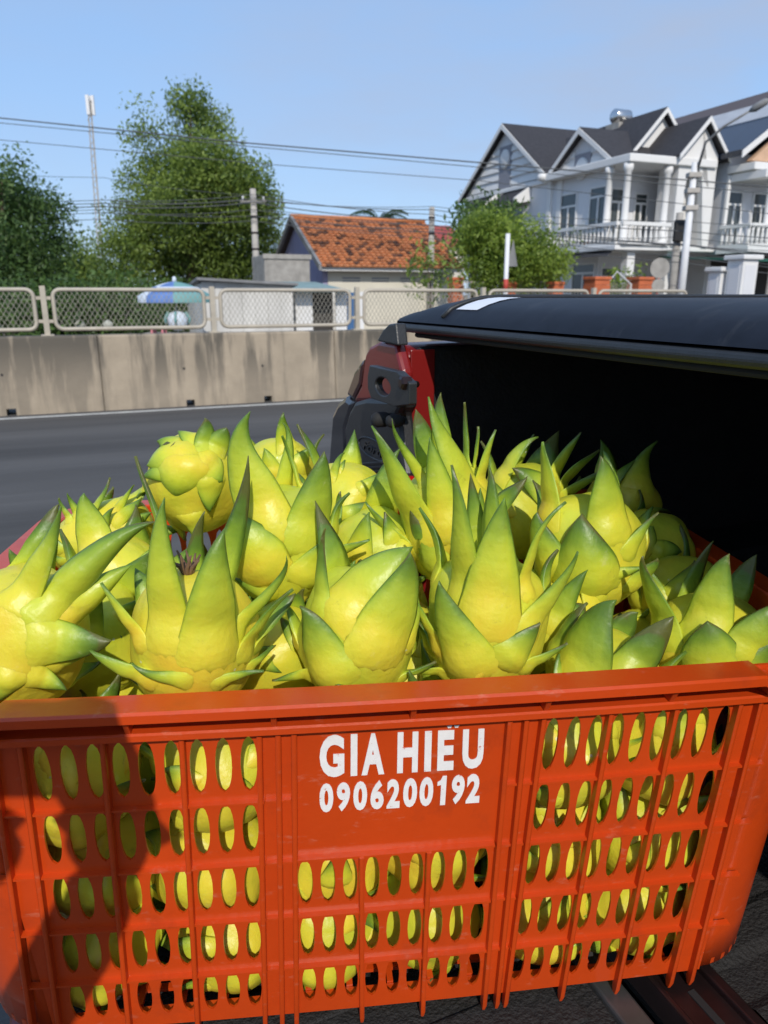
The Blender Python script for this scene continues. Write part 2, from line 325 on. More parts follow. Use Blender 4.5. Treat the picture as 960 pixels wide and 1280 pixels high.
# ------------------------------------------------------------------ concrete barrier, one segment at a time
NOTCH = [-.834, 1.352, 2.417, 4.5, 5.5]
seg_labels = {-1: 'stained concrete barrier segment at the left edge of the photo, before the first joint',
              0: 'stained concrete barrier segment in the middle of the wall, between the two visible joints',
              1: 'stained concrete barrier segment running in behind the red truck corner',
              2: 'stained concrete barrier segment hidden behind the truck bed lid', -2: 'stained concrete barrier segment farther left than the photo shows'}
for k in (-2, -1, 0, 1, 2):
    x0 = .26 + 3.17 * k; L = 3.165
    root = empty('concrete_barrier', r2w(x0, 10.25), TH, seg_labels[k], 'barrier', 'concrete barrier segments along the road')
    st = [0, .012]; nots = [n_ - x0 for n_ in NOTCH if 0.1 < n_ - x0 < L - .1]
    if not nots: nots = [.9, 2.2]
    for n_ in nots: st += [n_ - .055, n_ - .054, n_ + .054, n_ + .055]
    st += [L - .012, L]
    rows = []
    for s in sorted(st):
        ins = .012 if s in (0, L) else 0
        zb = .085 if any(abs(s - n_) < .0545 for n_ in nots) else 0
        prof = [(.0 + ins, zb), (.012 + ins, .16), (.03 + ins, .45), (.06 + ins, .93), (.075 + ins, .953), (.30 - ins, .953), (.315 - ins, .93), (.345 - ins, .45), (.365 - ins, .16), (.375 - ins, zb)]
        rows.append([(s, y, z) for y, z in prof])
    b = MB().grid(rows, closed=True); b.poly(rows[0]); b.poly(rows[-1][::-1])
    b.build('barrier_body', M['barrier'], root, fix=True)
    h = MB()
    for n_ in nots: h.lathe([(.018, -.004), (.018, .02), (.011, .02), (.011, .001)], (n_ - .05, .036, .5), 10, ax='y')
    h.build('lifting_hole', M['door_dark'], root)

# ------------------------------------------------------------------ railing on the barrier
rail = empty('mesh_fence', r2w(-.316, 10.25 + .19, .953), TH, 'beige metal fence with diamond mesh panels on top of the stained concrete barrier', 'fence')
PN = 2.072
def rr(x0, x1, z0, z1, r_, n=5):
    pts = []
    for cx, cz, a0 in ((x1 - r_, z1 - r_, 0), (x0 + r_, z1 - r_, 90), (x0 + r_, z0 + r_, 180), (x1 - r_, z0 + r_, 270)):
        for i in range(n + 1):
            a = R(a0 + 90 * i / n); pts.append((cx + r_ * math.cos(a), 0, cz + r_ * math.sin(a)))
    return pts
Z0, Z1 = .075, .555
fr = MB(); pts = rr(.11, 1.962, Z0, Z1, .09); fr.tube(pts + [pts[0]], .026, 6, cap=False)
fr_me = fr.mesh('panel_frame', M['beige_metal'], True)
wi = MB(); pitch = .062; ang = (Z1 - Z0) * .62
x = .11 - ang
while x < 1.962:
    for sgn in (1, -1):
        xa, xb = (x, x + ang) if sgn > 0 else (x + ang, x)
        za, zb = Z0, Z1
        def clip(xa, za, xb, zb):
            pa, pb = Vector((xa, 0, za)), Vector((xb, 0, zb))
            ta, tb = 0, 1
            d = pb.x - pa.x
            for lim, lo in ((.11, True), (1.962, False)):
                t = (lim - pa.x) / d
                if (d > 0) == lo: ta = max(ta, t)
                else: tb = min(tb, t)
            return (pa.lerp(pb, ta), pb.lerp(pa, 1 - tb)) if ta < tb - .02 else None
        c = clip(xa, za, xb, zb)
        if c: wi.tube([c[0] + Vector((0, .004 * sgn, 0)), c[1] + Vector((0, .004 * sgn, 0))], .0036, 4, cap=False)
    x += pitch
wi_me = wi.mesh('mesh_infill', M['wire'])
po = MB().box((-.032, -.032, 0), (.032, .032, .60)).box((-.075, -.06, 0), (.075, .06, .014))
for z in (Z0 + .10, Z1 - .10): po.box((-.085, -.015, z - .02), (.085, .015, z + .02))
po_me = po.mesh('post', M['beige_metal'])
for k in range(-3, 5):
    o = link('post', po_me, rail); o.location = (k * PN, 0, 0)
    o = link('panel_frame', fr_me, rail); o.location = (k * PN, 0, 0)
    w = link('mesh_infill', wi_me, o); w['kind'] = 'stuff'

# ================================================================== PICKUP TRUCK (its rear end)
FLOOR = .775; TROT = R(22.9); TO = Vector((.2657, .5896, 0))
truck = empty('pickup_truck', TO, TROT, 'dark red pickup truck with black bed cover, its tailgate folded down under the orange crate', 'pickup')
TM = Matrix.Translation(TO) @ Matrix.Rotation(TROT, 4, 'Z'); TI = TM.inverted()
def TP(px, py, x=0.0):                  # truck-frame point on the plane x = const
    o_, d = TI @ C0, TI.to_3x3() @ ray(px, py); t = (x - o_.x) / d.x; return o_ + d * t
YL, YR, BL = .62, -.86, 1.55            # bed inside: left wall, right wall, length
YLO, YRO, YLID = .95, -1.19, .70
# bed floor: ribbed
b = MB(); ny = 30; pr = []
for i in range(ny + 1):
    y = YR + (YL - YR) * i / ny
    pr += [(y, FLOOR + (.0 if i % 2 else .006)), (y + .012, FLOOR + (.006 if i % 2 else .0))]
b.grid([[(x_, y, z) for y, z in pr[:-1]] for x_ in (.075, .4, .8, BL)])
b.build('bed_floor', M['mat_floor'], truck)
# sill strip at the end of the bed, with slots
s = MB(); s.box((.012, YR, FLOOR - .03), (.07, YL, FLOOR - .002)).box((.062, YR, FLOOR - .03), (.074, YL, FLOOR + .006)).box((.006, YR, FLOOR - .03), (.013, YL, FLOOR + .003))
s.build('sill_strip', M['dark_steel'], truck, bevel=.002)
for i in range(14):
    y = YR + .06 + i * .105
    MB().box((.034, y, FLOOR - .003), (.042, y + .04, FLOOR - .0008)).build('slot', M['rubber'], truck); MB().lathe([(.004, 0), (.004, .0012)], (.042, y + .07, FLOOR - .002), 8).build('drain_hole', M['rubber'], truck)
# gap edge and tailgate (folded down): inner face ribbed, red outer shell
t = MB(); t.box((-.60, YR - .02, FLOOR - .075), (-.052, YL + .02, FLOOR - .016))
t.build('tailgate', M['truck_red'], truck, bevel=.012)
t = MB(); t.box((-.585, YR, FLOOR - .0125), (-.05, YL, FLOOR - .004))
for i in range(15):
    y = YR + .05 + i * .1; t.box((-.56, y, FLOOR - .005), (-.075, y + .055, FLOOR))
t.build('tailgate_liner', M['mat_floor'], truck, bevel=.004)
t = MB().box((-.05, YR, FLOOR - .014), (-.022, YL, FLOOR + .002)); t.build('tailgate_edge_strip', M['grey_steel'], truck, bevel=.003)
# bed walls with liner
ZR = 1.372
w = MB(); w.box((.032, YL, FLOOR), (BL, YL + .015, ZR)).box((.032, YR - .015, FLOOR), (BL, YR, ZR)).box((BL, YR, FLOOR), (BL + .03, YL, ZR))
for (yc, sg) in ((YL, -1), (YR, 1)):
    w.box((.55, min(yc, yc + sg * .12), FLOOR), (1.25, max(yc, yc + sg * .12), FLOOR + .22))
w.build('bed_liner', M['black_liner'], truck, bevel=.015)
MB().box((.016, YL - .006, FLOOR), (.058, YL - .001, 1.368)).build('bed_side_return', M['truck_red'], truck, bevel=.002)
# side bodies: section swept along x
def side(sg, yin, name):
    prof = [(0, .60), (.0, ZR - .01), (.03, ZR), (.10, ZR)] + [(TP(px, py, .0).y - YL - .012, TP(px, py, .0).z) for px, py in ((462, 436), (456, 447), (449, 470), (440, 490), (429, 502), (420, 522), (414, 552), (412, 590))] + [(.335, .85), (.30, .55), (.27, .48), (.02, .48)]
    rows = []
    for x_, ins in ((0.0, .02), (.012, .004), (.03, 0), (.4, -.005), (.9, -.01), (1.5, -.005), (BL + .04, 0)):
        rows.append([(x_, yin + sg * min(max(y + (0 if y < .03 else -ins * (1 if y > .2 else .3)), ins if y < .01 else 0), .36), z - (ins if z > 1.3 else 0)) for y, z in prof])
    m = MB().grid(rows, closed=True); m.poly(rows[0]); m.poly(rows[-1])
    o = m.build(name, M['truck_red'], truck, fix=True, bevel=.008, seg=3); smooth_angle(o, 50); return o
side(1, YL + .012, 'bed_side'); side(-1, YR - .012, 'bed_side')
# --- left rear corner details (rear face of the bed side)
def plate(name, pix, m, x0=-.012, th=.014, bevel=.004, parent=truck):
    pts = [TP(px, py, x0) for px, py in pix]
    return MB().prism(pts, (th, 0, 0)).build(name, m, parent, fix=True, bevel=bevel)
plate('corner_panel', [(456, 443), (462, 433), (473, 427), (494, 430), (499, 450), (503, 466), (501, 500), (441, 502), (451, 482)], M['truck_red'], -.014, .02, .006)
pl = plate('tail_moulding', [(443, 502), (457, 498), (502, 499), (500, 510), (495, 520), (500, 550), (507, 592), (506, 604), (433, 592), (430, 537), (436, 515)], M['trim'], -.022, .03, .008)
plate('tail_moulding', [(433, 595), (505, 606), (504, 622), (462, 640), (432, 625)], M['trim'], -.018, .026, .004)
g_ = MB()
for k in range(4):
    a, c = TP(441, 581 + k * 5.2, -.026), TP(478, 578 + k * 5.2, -.026); g_.tube([a, c], .0022, 5)
g_.build('vent_rib', M['trim'], pl)
a = TP(490, 588, -.03); MB().lathe([(.011, .008), (.011, -.002), (.007, -.004), (.006, .0), (.0, .0)], a, 14, ax='x').build('bolt', M['trim'], pl, True)
a = TP(481, 524, -.03); MB().lathe([(.002, -.022), (.009, -.02), (.012, -.014), (.012, .0), (.008, .01)], a, 14, ax='x').build('bump_stop', M['rubber'], truck, True)
a = TP(497, 526, -.03); MB().lathe([(.002, -.018), (.008, -.016), (.010, -.01), (.010, .0), (.006, .01)], a, 14, ax='x').build('bump_stop', M['rubber'], truck, True)
# striker bracket: frame with a round window
def bracket():
    q = [TP(459, 470, -.05), TP(510, 467.5, -.05), TP(511, 496, -.05), TP(460, 497, -.05)]
    cx = TP(478, 483, -.05); m = MB(); n_ = 20; out, inn = [], []
    for i in range(n_):
        a_ = 2 * math.pi * (i + .5) / n_; d = Vector((0, math.cos(a_), math.sin(a_)))
        inn.append(cx + Vector((0, d.y * .029, d.z * .0130)))
        ys = [p.y for p in q]; zs = [p.z for p in q]
        tt = 1e9
        for lim, comp in ((max(ys), 1), (min(ys), 1), (max(zs), 2), (min(zs), 2)):
            if abs(d[comp]) > 1e-6:
                t_ = (lim - cx[comp]) / d[comp]
                if t_ > 0: tt = min(tt, t_)
        out.append(cx + d * tt)
    D = Vector((.012, 0, 0))
    for i in range(n_):
        j = (i + 1) % n_
        m.poly([out[i], out[j], inn[j], inn[i]]); m.poly([out[j], out[i], out[i] + D, out[j] + D]); m.poly([inn[i], inn[j], inn[j] + D, inn[i] + D])
    return m
br = bracket().build('striker_bracket', M['trim'], truck, fix=True, bevel=.002)
a = TP(504, 479, -.052); MB().lathe([(.010, .01), (.010, -.003), (.006, -.005), (.003, -.005)], a, 6, ax='x').build('bolt', M['dark_steel'], br)
MB().tube([TP(504, 478, -.03), TP(504, 478, -.03) + Vector((0, -.045, .002))], .005, 8).build('striker_pin', M['dark_steel'], br, True)
# oval emblem, pressed in the moulding
ec = TP(466, 561, -.0225); ex = (TP(485, 560, -.0225) - ec).length; ez = .016
ov = MB(); ov.tube([ec + Vector((0, ex * math.cos(q) , ez * math.sin(q))) for q in np.linspace(0, 2 * math.pi, 33)], .0016, 5, cap=False)
emb = ov.build('oval_emblem', M['trim'], pl, True)
def text_mesh(txt, offset=0.0, extrude=.0, shear=0):
    cu = bpy.data.curves.new('txt', 'FONT'); cu.body = txt; cu.offset = offset; cu.extrude = extrude; cu.shear = shear; cu.resolution_u = 4
    o = bpy.data.objects.new('txt', cu); sc.collection.objects.link(o)
    dg = bpy.context.evaluated_depsgraph_get(); me = bpy.data.meshes.new_from_object(o.evaluated_get(dg)); bpy.data.objects.remove(o)
    co = np.empty(len(me.vertices) * 3); me.vertices.foreach_get('co', co); return me, co.reshape(-1, 3)
me, co = text_mesh('Ford', .015, .02, .35)
mn, mx_ = co.min(0), co.max(0); nrm = (co - (mn + mx_) / 2) / (mx_ - mn)
new = np.stack([ec.x - .0005 - nrm[:, 2] * .002, ec.y - nrm[:, 0] * ex * 1.35, ec.z + nrm[:, 1] * ez * 1.05], 1)
me.vertices.foreach_set('co', new.ravel()); me.update(); link('emblem_script', me, emb, M['trim'])
plate('tail_lamp', [(431, 494), (442, 502), (431, 537), (432, 592), (431, 640), (410, 640), (409, 582), (414, 518), (421, 503)], M['smoke_lamp'], -.010, .10, .012)
plate('lamp_upper_lens', [(455, 445), (450, 482), (441, 501), (431, 493), (441, 466)], M['smoke_red'], -.008, .09, .008)
plate('reflector_lamp', [(462, 600), (488, 593), (507, 596), (507, 640), (470, 640), (459, 625)], M['red_lamp'], -.03, .02, .006)
plate('lower_corner_panel', [(436, 640), (506, 640), (506, 690), (440, 690)], M['truck_red'], -.012, .016, .006)
# corner cap under the lid
plate('corner_cap', [(471, 426), (478, 413), (486, 405), (494, 404), (497, 432), (473, 427)], M['trim'], -.02, .018, .006)
# bed cover: crowned shell
lid = MB(); rows = []; XL0, XL1 = -.004 + .034, BL + .05
def hz(x_, y_):
    e1 = min(1, (x_ - XL0) / .10); e2 = min(1, (y_ - (YRO + .04)) / .16, (YLID - y_) / .13)
    f1 = 1 - (1 - e1) ** 2.2; f2 = 1 - (1 - max(e2, 0)) ** 2.2
    return 1.408 + (.010 if e1 > 0 else 0) * min(1, e1 * 8) + .027 * f1 * f2
xs = [XL0 + .0005, XL0 + .006, XL0 + .02, XL0 + .035, XL0 + .05, XL0 + .07, XL0 + .10, XL0 + .2, .5, .9, 1.3, XL1]
ys = [YRO + .04, YRO + .06, YRO + .1, YRO + .16, YRO + .2, -.6, -.3, 0, .3, .45, .54, .57, .60, .625, .65, .67, .685, .695, YLID - .001, YLID]
lid.grid([[(x_, y_, hz(x_, y_)) for y_ in ys] for x_ in xs])
lid.grid([[(x_, YLID, z_) for z_ in (1.395, hz(x_, YLID))] for x_ in xs])
lo = lid.build('bed_cover', M['lid'], truck, True, fix=True); smooth_angle(lo, 45)
for p_ in lo.data.polygons:
    pass
ed = MB(); ed.box((XL0 - .002, YRO + .04, 1.392), (XL0 + .05, YLID, 1.406)).box((XL0 + .05, YLID - .05, 1.385), (XL1, YLID, 1.406)).box((XL0 + .05, YRO + .04, 1.385), (XL1, YRO + .09, 1.406)).box((XL1 - .04, YRO + .09, 1.385), (XL1, YLID - .05, 1.406))
ed.build('cover_frame', M['trim'], lo, bevel=.006, seg=3)
us = MB().box((XL0 + .012, YRO + .06, 1.384), (XL0 + .05, YLID - .04, 1.392)); us.build('rubber_seal', M['rubber'], lo, bevel=.008)
MB().box((XL0 + .05, YRO + .09, 1.388), (XL1 - .04, YLID - .05, 1.392)).build('cover_lining', M['black_liner'], lo)
sl = MB(); sl.tube([(x_, .55, hz(x_, .55) + .0015) for x_ in xs[1:]], .004, 6); sl.build('cover_seam', M['trim'], lo, True)
# sticker on the cover (lies on its crown)
def lidpt(px, py):
    z = 1.44
    for _ in range(8):
        d = ray(px, py); p = TI @ (C0 + d * ((z - CAM_H) / d.z)); z = hz(min(max(p.x, XL0), XL1), p.y)
    return p
st = MB(); sc_ = Vector((.085, .505, 0))
st.grid([[(x_, y_, hz(x_, y_) + .0012) for y_ in np.linspace(sc_.y - .03, sc_.y + .03, 5)] for x_ in np.linspace(sc_.x - .035, sc_.x + .035, 5)])
st.build('white_sticker', M['sticker'], lo)
# cab and wheels, ahead of the bed (outside the photo)
cabp = [(BL + .06, .5), (BL + .06, 1.38), (BL + .16, 1.80), (BL + .9, 1.86), (BL + 1.6, 1.80), (BL + 2.25, 1.30), (BL + 3.2, 1.18), (BL + 3.42, .95), (BL + 3.45, .5)]
yc0, yc1 = YRO + .06, YLO - .06
c = MB().prism([(x_, yc0, z) for x_, z in cabp], (0, yc1 - yc0, 0)); c.build('cab', M['truck_red'], truck, fix=True, bevel=.05, seg=3)
for y_ in (yc0 - .006, yc1 - .006):
    for q in ([(BL + .28, 1.36), (BL + .30, 1.72), (BL + .86, 1.78), (BL + .86, 1.36)], [(BL + .95, 1.36), (BL + .95, 1.78), (BL + 1.5, 1.72), (BL + 1.98, 1.36)]):
        MB().prism([(x_, y_, z) for x_, z in q], (0, .012, 0)).build('side_window', M['glass_dark'], truck, fix=True)
MB().box((BL + .095, yc0 + .12, 1.46), (BL + .11, yc1 - .12, 1.72)).build('rear_window', M['glass_dark'], truck)
for x_ in (.75, BL + 2.45):
    for y_ in (YRO + .02, YLO - .27):
        wh = MB().lathe([(.2, .0), (.36, .02), (.385, .06), (.385, .19), (.36, .23), (.2, .25)], (x_, y_, .385), 28, ax='y').build('wheel', M['rubber'], truck, True)
        MB().lathe([(.05, -.012), (.19, -.004), (.2, .02), (.2, .23), (.19, .254), (.05, .262)], (x_, y_, .385), 20, ax='y').build('rim', M['chrome'], wh, True)
MB().box((.05, YRO + .02, .42), (.16, YLO - .02, .60)).build('rear_bumper', M['trim'], truck, bevel=.03)
MB().box((.1, YR, .55), (BL + 3.2, YL, .72)).build('chassis', M['rubber'], truck)

# ================================================================== ORANGE CRATE
YAW = R(6.1); nvec = Vector((-math.sin(YAW), math.cos(YAW), 0))
HW, HD, H, TILT, BOW, RC = .412, .278, .3634, .06, .0084, .075
CO = Vector((.0092, .5390, 0)) + nvec * HD; CO.z = 1.45 - .2998 - H
crate = empty('plastic_crate', CO, YAW, 'big orange plastic crate with oval holes, full of dragon fruits on the tailgate', 'crate')
CM = Matrix.Translation(CO) @ Matrix.Rotation(YAW, 4, 'Z'); CI = CM.inverted()
def hw(v): return HW - TILT * v
def hd(v): return HD - TILT * v
def front(u, v, o=0): return Vector((u, -(hd(v) + o + BOW * max(0, 1 - (u / .40) ** 2)), H - v))
def back(u, v, o=0): return Vector((-u, hd(v) + o, H - v))
def rightw(u, v, o=0): return Vector((hw(v) + o, u, H - v))
def leftw(u, v, o=0): return Vector((-hw(v) - o, -u, H - v))
VL = [.040, .106, .172, .235, .297, .350]; VC = [.069, .135, .199, .262, .322]; HH = [.0275, .0265, .0258, .025, .023]
def lin(a, b, v): return a + (b - a) * (v - .069) / (.322 - .069)
def cells(m, f, ulo, uhi, ncol, rows, hwf=.33):
    for r_ in rows:
        v0, v1 = VL[r_], VL[r_ + 1]; vc, hh = VC[r_], HH[r_]
        for c_ in range(ncol):
            def U(s, v): a, b = ulo(v), uhi(v); return a + (b - a) * (c_ + s) / ncol
            outer = [(i / 4, v0) for i in range(4)] + [(1, v0 + (v1 - v0) * i / 4) for i in range(4)] + [(1 - i / 4, v1) for i in range(4)] + [(0, v1 - (v1 - v0) * i / 4) for i in range(4)]
            O_ = [f(U(s, v), v) for s, v in outer]; I_ = []
            for s, v in outer:
                a = math.atan2((v - vc) / hh, (s - .5) / hwf); q = (math.cos(a), math.sin(a))
                I_.append(f(U(.5 + q[0] * hwf, vc + q[1] * hh), vc + q[1] * hh))
            for i in range(16):
                j = (i + 1) % 16; m.poly([O_[i], I_[i], I_[j], O_[j]])
def fill(m, f, ua, ub, v0, v1, nu=4, nv=4):
    vs = np.linspace(v0, v1, nv + 1)
    m.grid([[f(ua(v) + (ub(v) - ua(v)) * i / nu, v) for i in range(nu + 1)] for v in vs])
con = lambda a: (lambda v: a)
WL0, WL1 = (lambda v: lin(-.2944, -.3000, v)), (lambda v: lin(-.1107, -.1195, v))
WC0, WC1 = (lambda v: lin(-.0885, -.0885, v)), (lambda v: lin(.0905, .0885, v))
WR0, WR1 = (lambda v: lin(.1236, .1125, v)), (lambda v: lin(.2985, .2870, v))
FE0, FE1 = (lambda v: -(hw(v) - RC)), (lambda v: hw(v) - RC)
def solid(o, th=.0024):
    s_ = o.modifiers.new('solid', 'SOLIDIFY'); s_.thickness = th; s_.offset = -1; return o
m = MB()
cells(m, front, WL0, WL1, 9, range(5)); cells(m, front, WC0, WC1, 9, (2, 3, 4)); cells(m, front, WR0, WR1, 9, range(5))
for a, b_, n_ in ((FE0, WL0, 3), (WL1, WC0, 3), (WC1, WR0, 3), (WR1, FE1, 3)): fill(m, front, a, b_, VL[0], VL[5], n_, 10)
fill(m, front, WC0, WC1, VL[0], VL[2], 22, 4)
fill(m, front, FE0, FE1, .004, VL[0], 37, 1)
fill(m, front, FE0, FE1, VL[5], H - .004, 60, 1)
fp = m.build('front_panel', M['plastic'], crate, fix=True)
def fixn(o, ref):                       # make normals face away from the crate's middle
    me = o.data; c_ = sum(((p.center - Vector(ref)).dot(p.normal) * p.area) for p in me.polygons)
    if c_ < 0: me.flip_normals()
fixn(fp, (0, 0, .2)); solid(fp)
m = MB(); uu = lambda k: (lambda v: k * (hw(v) - RC))
cells(m, back, uu(-.9), uu(.9), 27, range(5)); fill(m, back, uu(-1), uu(-.9), VL[0], VL[5]); fill(m, back, uu(.9), uu(1), VL[0], VL[5])
fill(m, back, uu(-1), uu(1), .004, VL[0], 20, 1); fill(m, back, uu(-1), uu(1), VL[5], H - .004, 20, 1)
o = m.build('back_panel', M['plastic'], crate, fix=True); fixn(o, (0, 0, .2)); solid(o)
for f, nm in ((leftw, 'side_panel'), (rightw, 'side_panel')):
    m = MB(); ud = lambda k: (lambda v: k * (hd(v) - RC))
    cells(m, f, ud(-.9), ud(.9), 14, range(1, 5)); fill(m, f, ud(-1), ud(-.9), VL[1], VL[5]); fill(m, f, ud(.9), ud(1), VL[1], VL[5])
    fill(m, f, ud(-1), ud(1), .004, VL[1], 10, 2); fill(m, f, ud(-1), ud(1), VL[5], H - .004, 10, 1)
    o = m.build(nm, M['plastic'], crate, fix=True); fixn(o, (0, 0, .2)); solid(o)
for sx, sy in ((1, -1), (1, 1), (-1, 1), (-1, -1)):
    m = MB(); rows = []
    for v in list(np.linspace(.004, H - .004, 9)):
        cx, cy = sx * (hw(v) - RC), sy * (hd(v) - RC)
        rows.append([(cx + sx * RC * math.cos(q), cy + sy * RC * math.sin(q), H - v) for q in np.linspace(0, math.pi / 2, 10)])
    m.grid(rows)
    o = m.build('corner_panel', M['plastic'], crate, True, fix=True); fixn(o, (sx * (HW - .15), sy * (HD - .15), .2)); solid(o)
# floor of the crate
def loop(v, o_=0, n=8):
    a, b_ = hw(v) + o_, hd(v) + o_; r_ = RC + o_; pts = []
    for cx, cy, a0 in ((a - r_, b_ - r_, 0), (-a + r_, b_ - r_, 90), (-a + r_, -b_ + r_, 180), (a - r_, -b_ + r_, 270)):
        for i in range(n + 1):
            q = R(a0 + 90 * i / n); pts.append((cx + r_ * math.cos(q), cy + r_ * math.sin(q), H - v))
    return pts
m = MB(); l0 = loop(H - .012); l1 = loop(H - .012, -.008); l2 = loop(H - .005, -.008); l3 = loop(H - .005)
m.grid([l0, l1, l2, l3, l0], closed=True); m.build('base_rim', M['plastic'], crate, fix=True)
a_, b2 = hw(H) - .02, hd(H) - .02
for i in range(19):
    x_ = -a_ + .01 + (2 * a_ - .02) * i / 18; q_ = max(0, abs(x_) - (hw(H) - RC)); e_ = hd(H) - .008 - (RC - math.sqrt(max(0, RC * RC - q_ * q_))); MB().box((x_ - .003, -e_, .0102), (x_ + .003, e_, .0142)).build('base_slat', M['plastic'], crate)
for i in range(9):
    y_ = -b2 + .01 + (2 * b2 - .02) * i / 8; q_ = max(0, abs(y_) - (hd(H) - RC)); e_ = hw(H) - .008 - (RC - math.sqrt(max(0, RC * RC - q_ * q_))); MB().box((-e_, y_ - .003, .0058), (e_, y_ + .003, .0098)).build('base_slat', M['plastic'], crate)
# rim: swept flange with a stiffening ledge; the middle of each side stands a little higher than the corners
path = []
def seg(p0, p1, nrm, n):
    for i in range(n): path.append((Vector(p0).lerp(Vector(p1), i / n), Vector(nrm)))
a, b_ = HW, HD
for (cx, cy, a0), (p0, p1, nr, n_) in zip(((a - RC, -b_ + RC, 270), (a - RC, b_ - RC, 0), (-a + RC, b_ - RC, 90), (-a + RC, -b_ + RC, 180)),
        (((-a + RC, -b_, 0), (a - RC, -b_, 0), (0, -1, 0), 60), ((a, -b_ + RC, 0), (a, b_ - RC, 0), (1, 0, 0), 30), ((a - RC, b_, 0), (-a + RC, b_, 0), (0, 1, 0), 60), ((-a, b_ - RC, 0), (-a, -b_ + RC, 0), (-1, 0, 0), 30))):
    seg(p0, p1, nr, n_)
    for i in range(8):
        q = R(a0 + 90 * i / 8); path.append((Vector((cx + RC * math.cos(q), cy + RC * math.sin(q), 0)), Vector((math.cos(q), math.sin(q), 0))))
def rimrow(p, nr, prof):
    drop = 0
    if p.y > 0: drop = 0
    elif abs(p.y) > b_ - .002:
        drop = max(0, min(1, (abs(p.x) - .306) / .012)) * .011
    else: drop = .011 if abs(p.x) < a - .002 or abs(p.y) > .16 else .011 * max(0, min(1, (abs(p.y) - .148) / .012))
    bowo = BOW * max(0, 1 - (p.x / .40) ** 2) if p.y < -b_ + .002 else 0
    return [Vector((p.x + nr.x * o_, p.y + nr.y * o_ - bowo, H + z - (drop if z > -.02 else 0))) for o_, z in prof]
FL = [(-.004, -.012), (-.004, -.002), (-.002, 0), (.024, 0), (.026, -.002), (.026, -.009), (.0225, -.009), (.0215, -.005), (.003, -.005), (.003, -.012)]
LD = [(-.001, -.026), (.0115, -.026), (.0130, -.0275), (.0130, -.0325), (.0105, -.0325), (.0095, -.0295), (-.001, -.0295)]
for nm, pf in (('rim', FL), ('ledge', LD)):
    m = MB(); rows = [rimrow(p, nr, pf) for p, nr in path]; rows.append(rows[0]); m.grid(rows, closed=True)
    o = m.build(nm, M['plastic'], crate, fix=True); smooth_angle(o, 35)
bk_me = None
for u_ in (-.32, -.21, -.098, .012, .122, .23, .318):
    f_ = front(u_, .0); m = MB(); m.prism([(-.0022, -.0215, -.008), (-.0022, .0, -.008), (-.0022, .0, -.026), (-.0022, -.0115, -.026)], (.0044, 0, 0))
    o = m.build('rim_bracket', M['plastic'], crate, fix=True, bevel=.0008); o.location = f_
# ribs
def vrib(ua, ub, v0, v1, w_=.0026, d_=.0075, f=front, foot=True):
    rows = []
    for v in list(np.linspace(v0, v1, 9)):
        u_ = ua + (ub - ua) * (v - .05) / (.35 - .05)
        rows.append([f(u_ - w_, v, -.001), f(u_ - w_ * .8, v, d_ * .9), f(u_ - w_ * .4, v, d_), f(u_ + w_ * .4, v, d_), f(u_ + w_ * .8, v, d_ * .9), f(u_ + w_, v, -.001)])
    if foot:
        u_ = ua + (ub - ua) * (v1 + .008 - .05) / .3
        rows.append([f(u_ - w_ * .7, v1 + .008, .001), f(u_ - w_ * .55, v1 + .008, d_ * .6), f(u_ - w_ * .3, v1 + .008, d_ * .65), f(u_ + w_ * .3, v1 + .008, d_ * .65), f(u_ + w_ * .55, v1 + .008, d_ * .6), f(u_ + w_ * .7, v1 + .008, .001)])
    m = MB().grid(rows); m.poly(rows[0]); m.poly(rows[-1][::-1])
    o = m.build('rib', M['plastic'], crate, fix=True); smooth_angle(o, 50); return o
def hrib(u0, u1, v, h_=.0016, d_=.005, f=front):
    n_ = max(2, int(abs(u1 - u0) / .03)); rows = []
    for i in range(n_ + 1):
        u_ = u0 + (u1 - u0) * i / n_; rows.append([f(u_, v - h_, -.001), f(u_, v - h_ * .6, d_), f(u_, v + h_ * .6, d_), f(u_, v + h_, -.001)])
    m = MB().grid(rows); m.poly(rows[0]); m.poly(rows[-1][::-1]); o = m.build('rib', M['plastic'], crate, fix=True); smooth_angle(o, 50)
t3 = lambda a, b_, k: a + (b_ - a) * k / 3
for k in range(4): vrib(t3(-.2944, -.1112, k) - (.0015 if k == 0 else 0), t3(-.309, -.121, k), .0325, .366)
for k in range(4): vrib(t3(.1232, .2985, k), t3(.1125, .284, k), .0325, .366)
for k in (1, 2): vrib(t3(-.0885, .0905, k), t3(-.0885, .0885, k), .170, .366)
for ua, ub in ((-.0962, -.105), (-.0835, -.0915), (.0943, .0905), (.1085, .1035), (-.318, -.333), (.3174, .306)): vrib(ua, ub, .0325, .366)
for v in VL[1:5]:
    hrib(-.335, WL1(v) + .002, v); hrib(WR0(v) - .002, .335, v); hrib(WL1(v) + .003, -.088, v, d_=.004); hrib(.0915, WR0(v) - .003, v, d_=.004)
for v in (.1695, VL[3], VL[4]): hrib(-.0885, .0895, v, d_=.006 if v < .17 else .005)
for k in range(5): vrib((k - 2) * .085, (k - 2) * .078, .0325, .36, f=rightw, foot=False); vrib((k - 2) * .085, (k - 2) * .078, .0325, .36, f=leftw, foot=False)
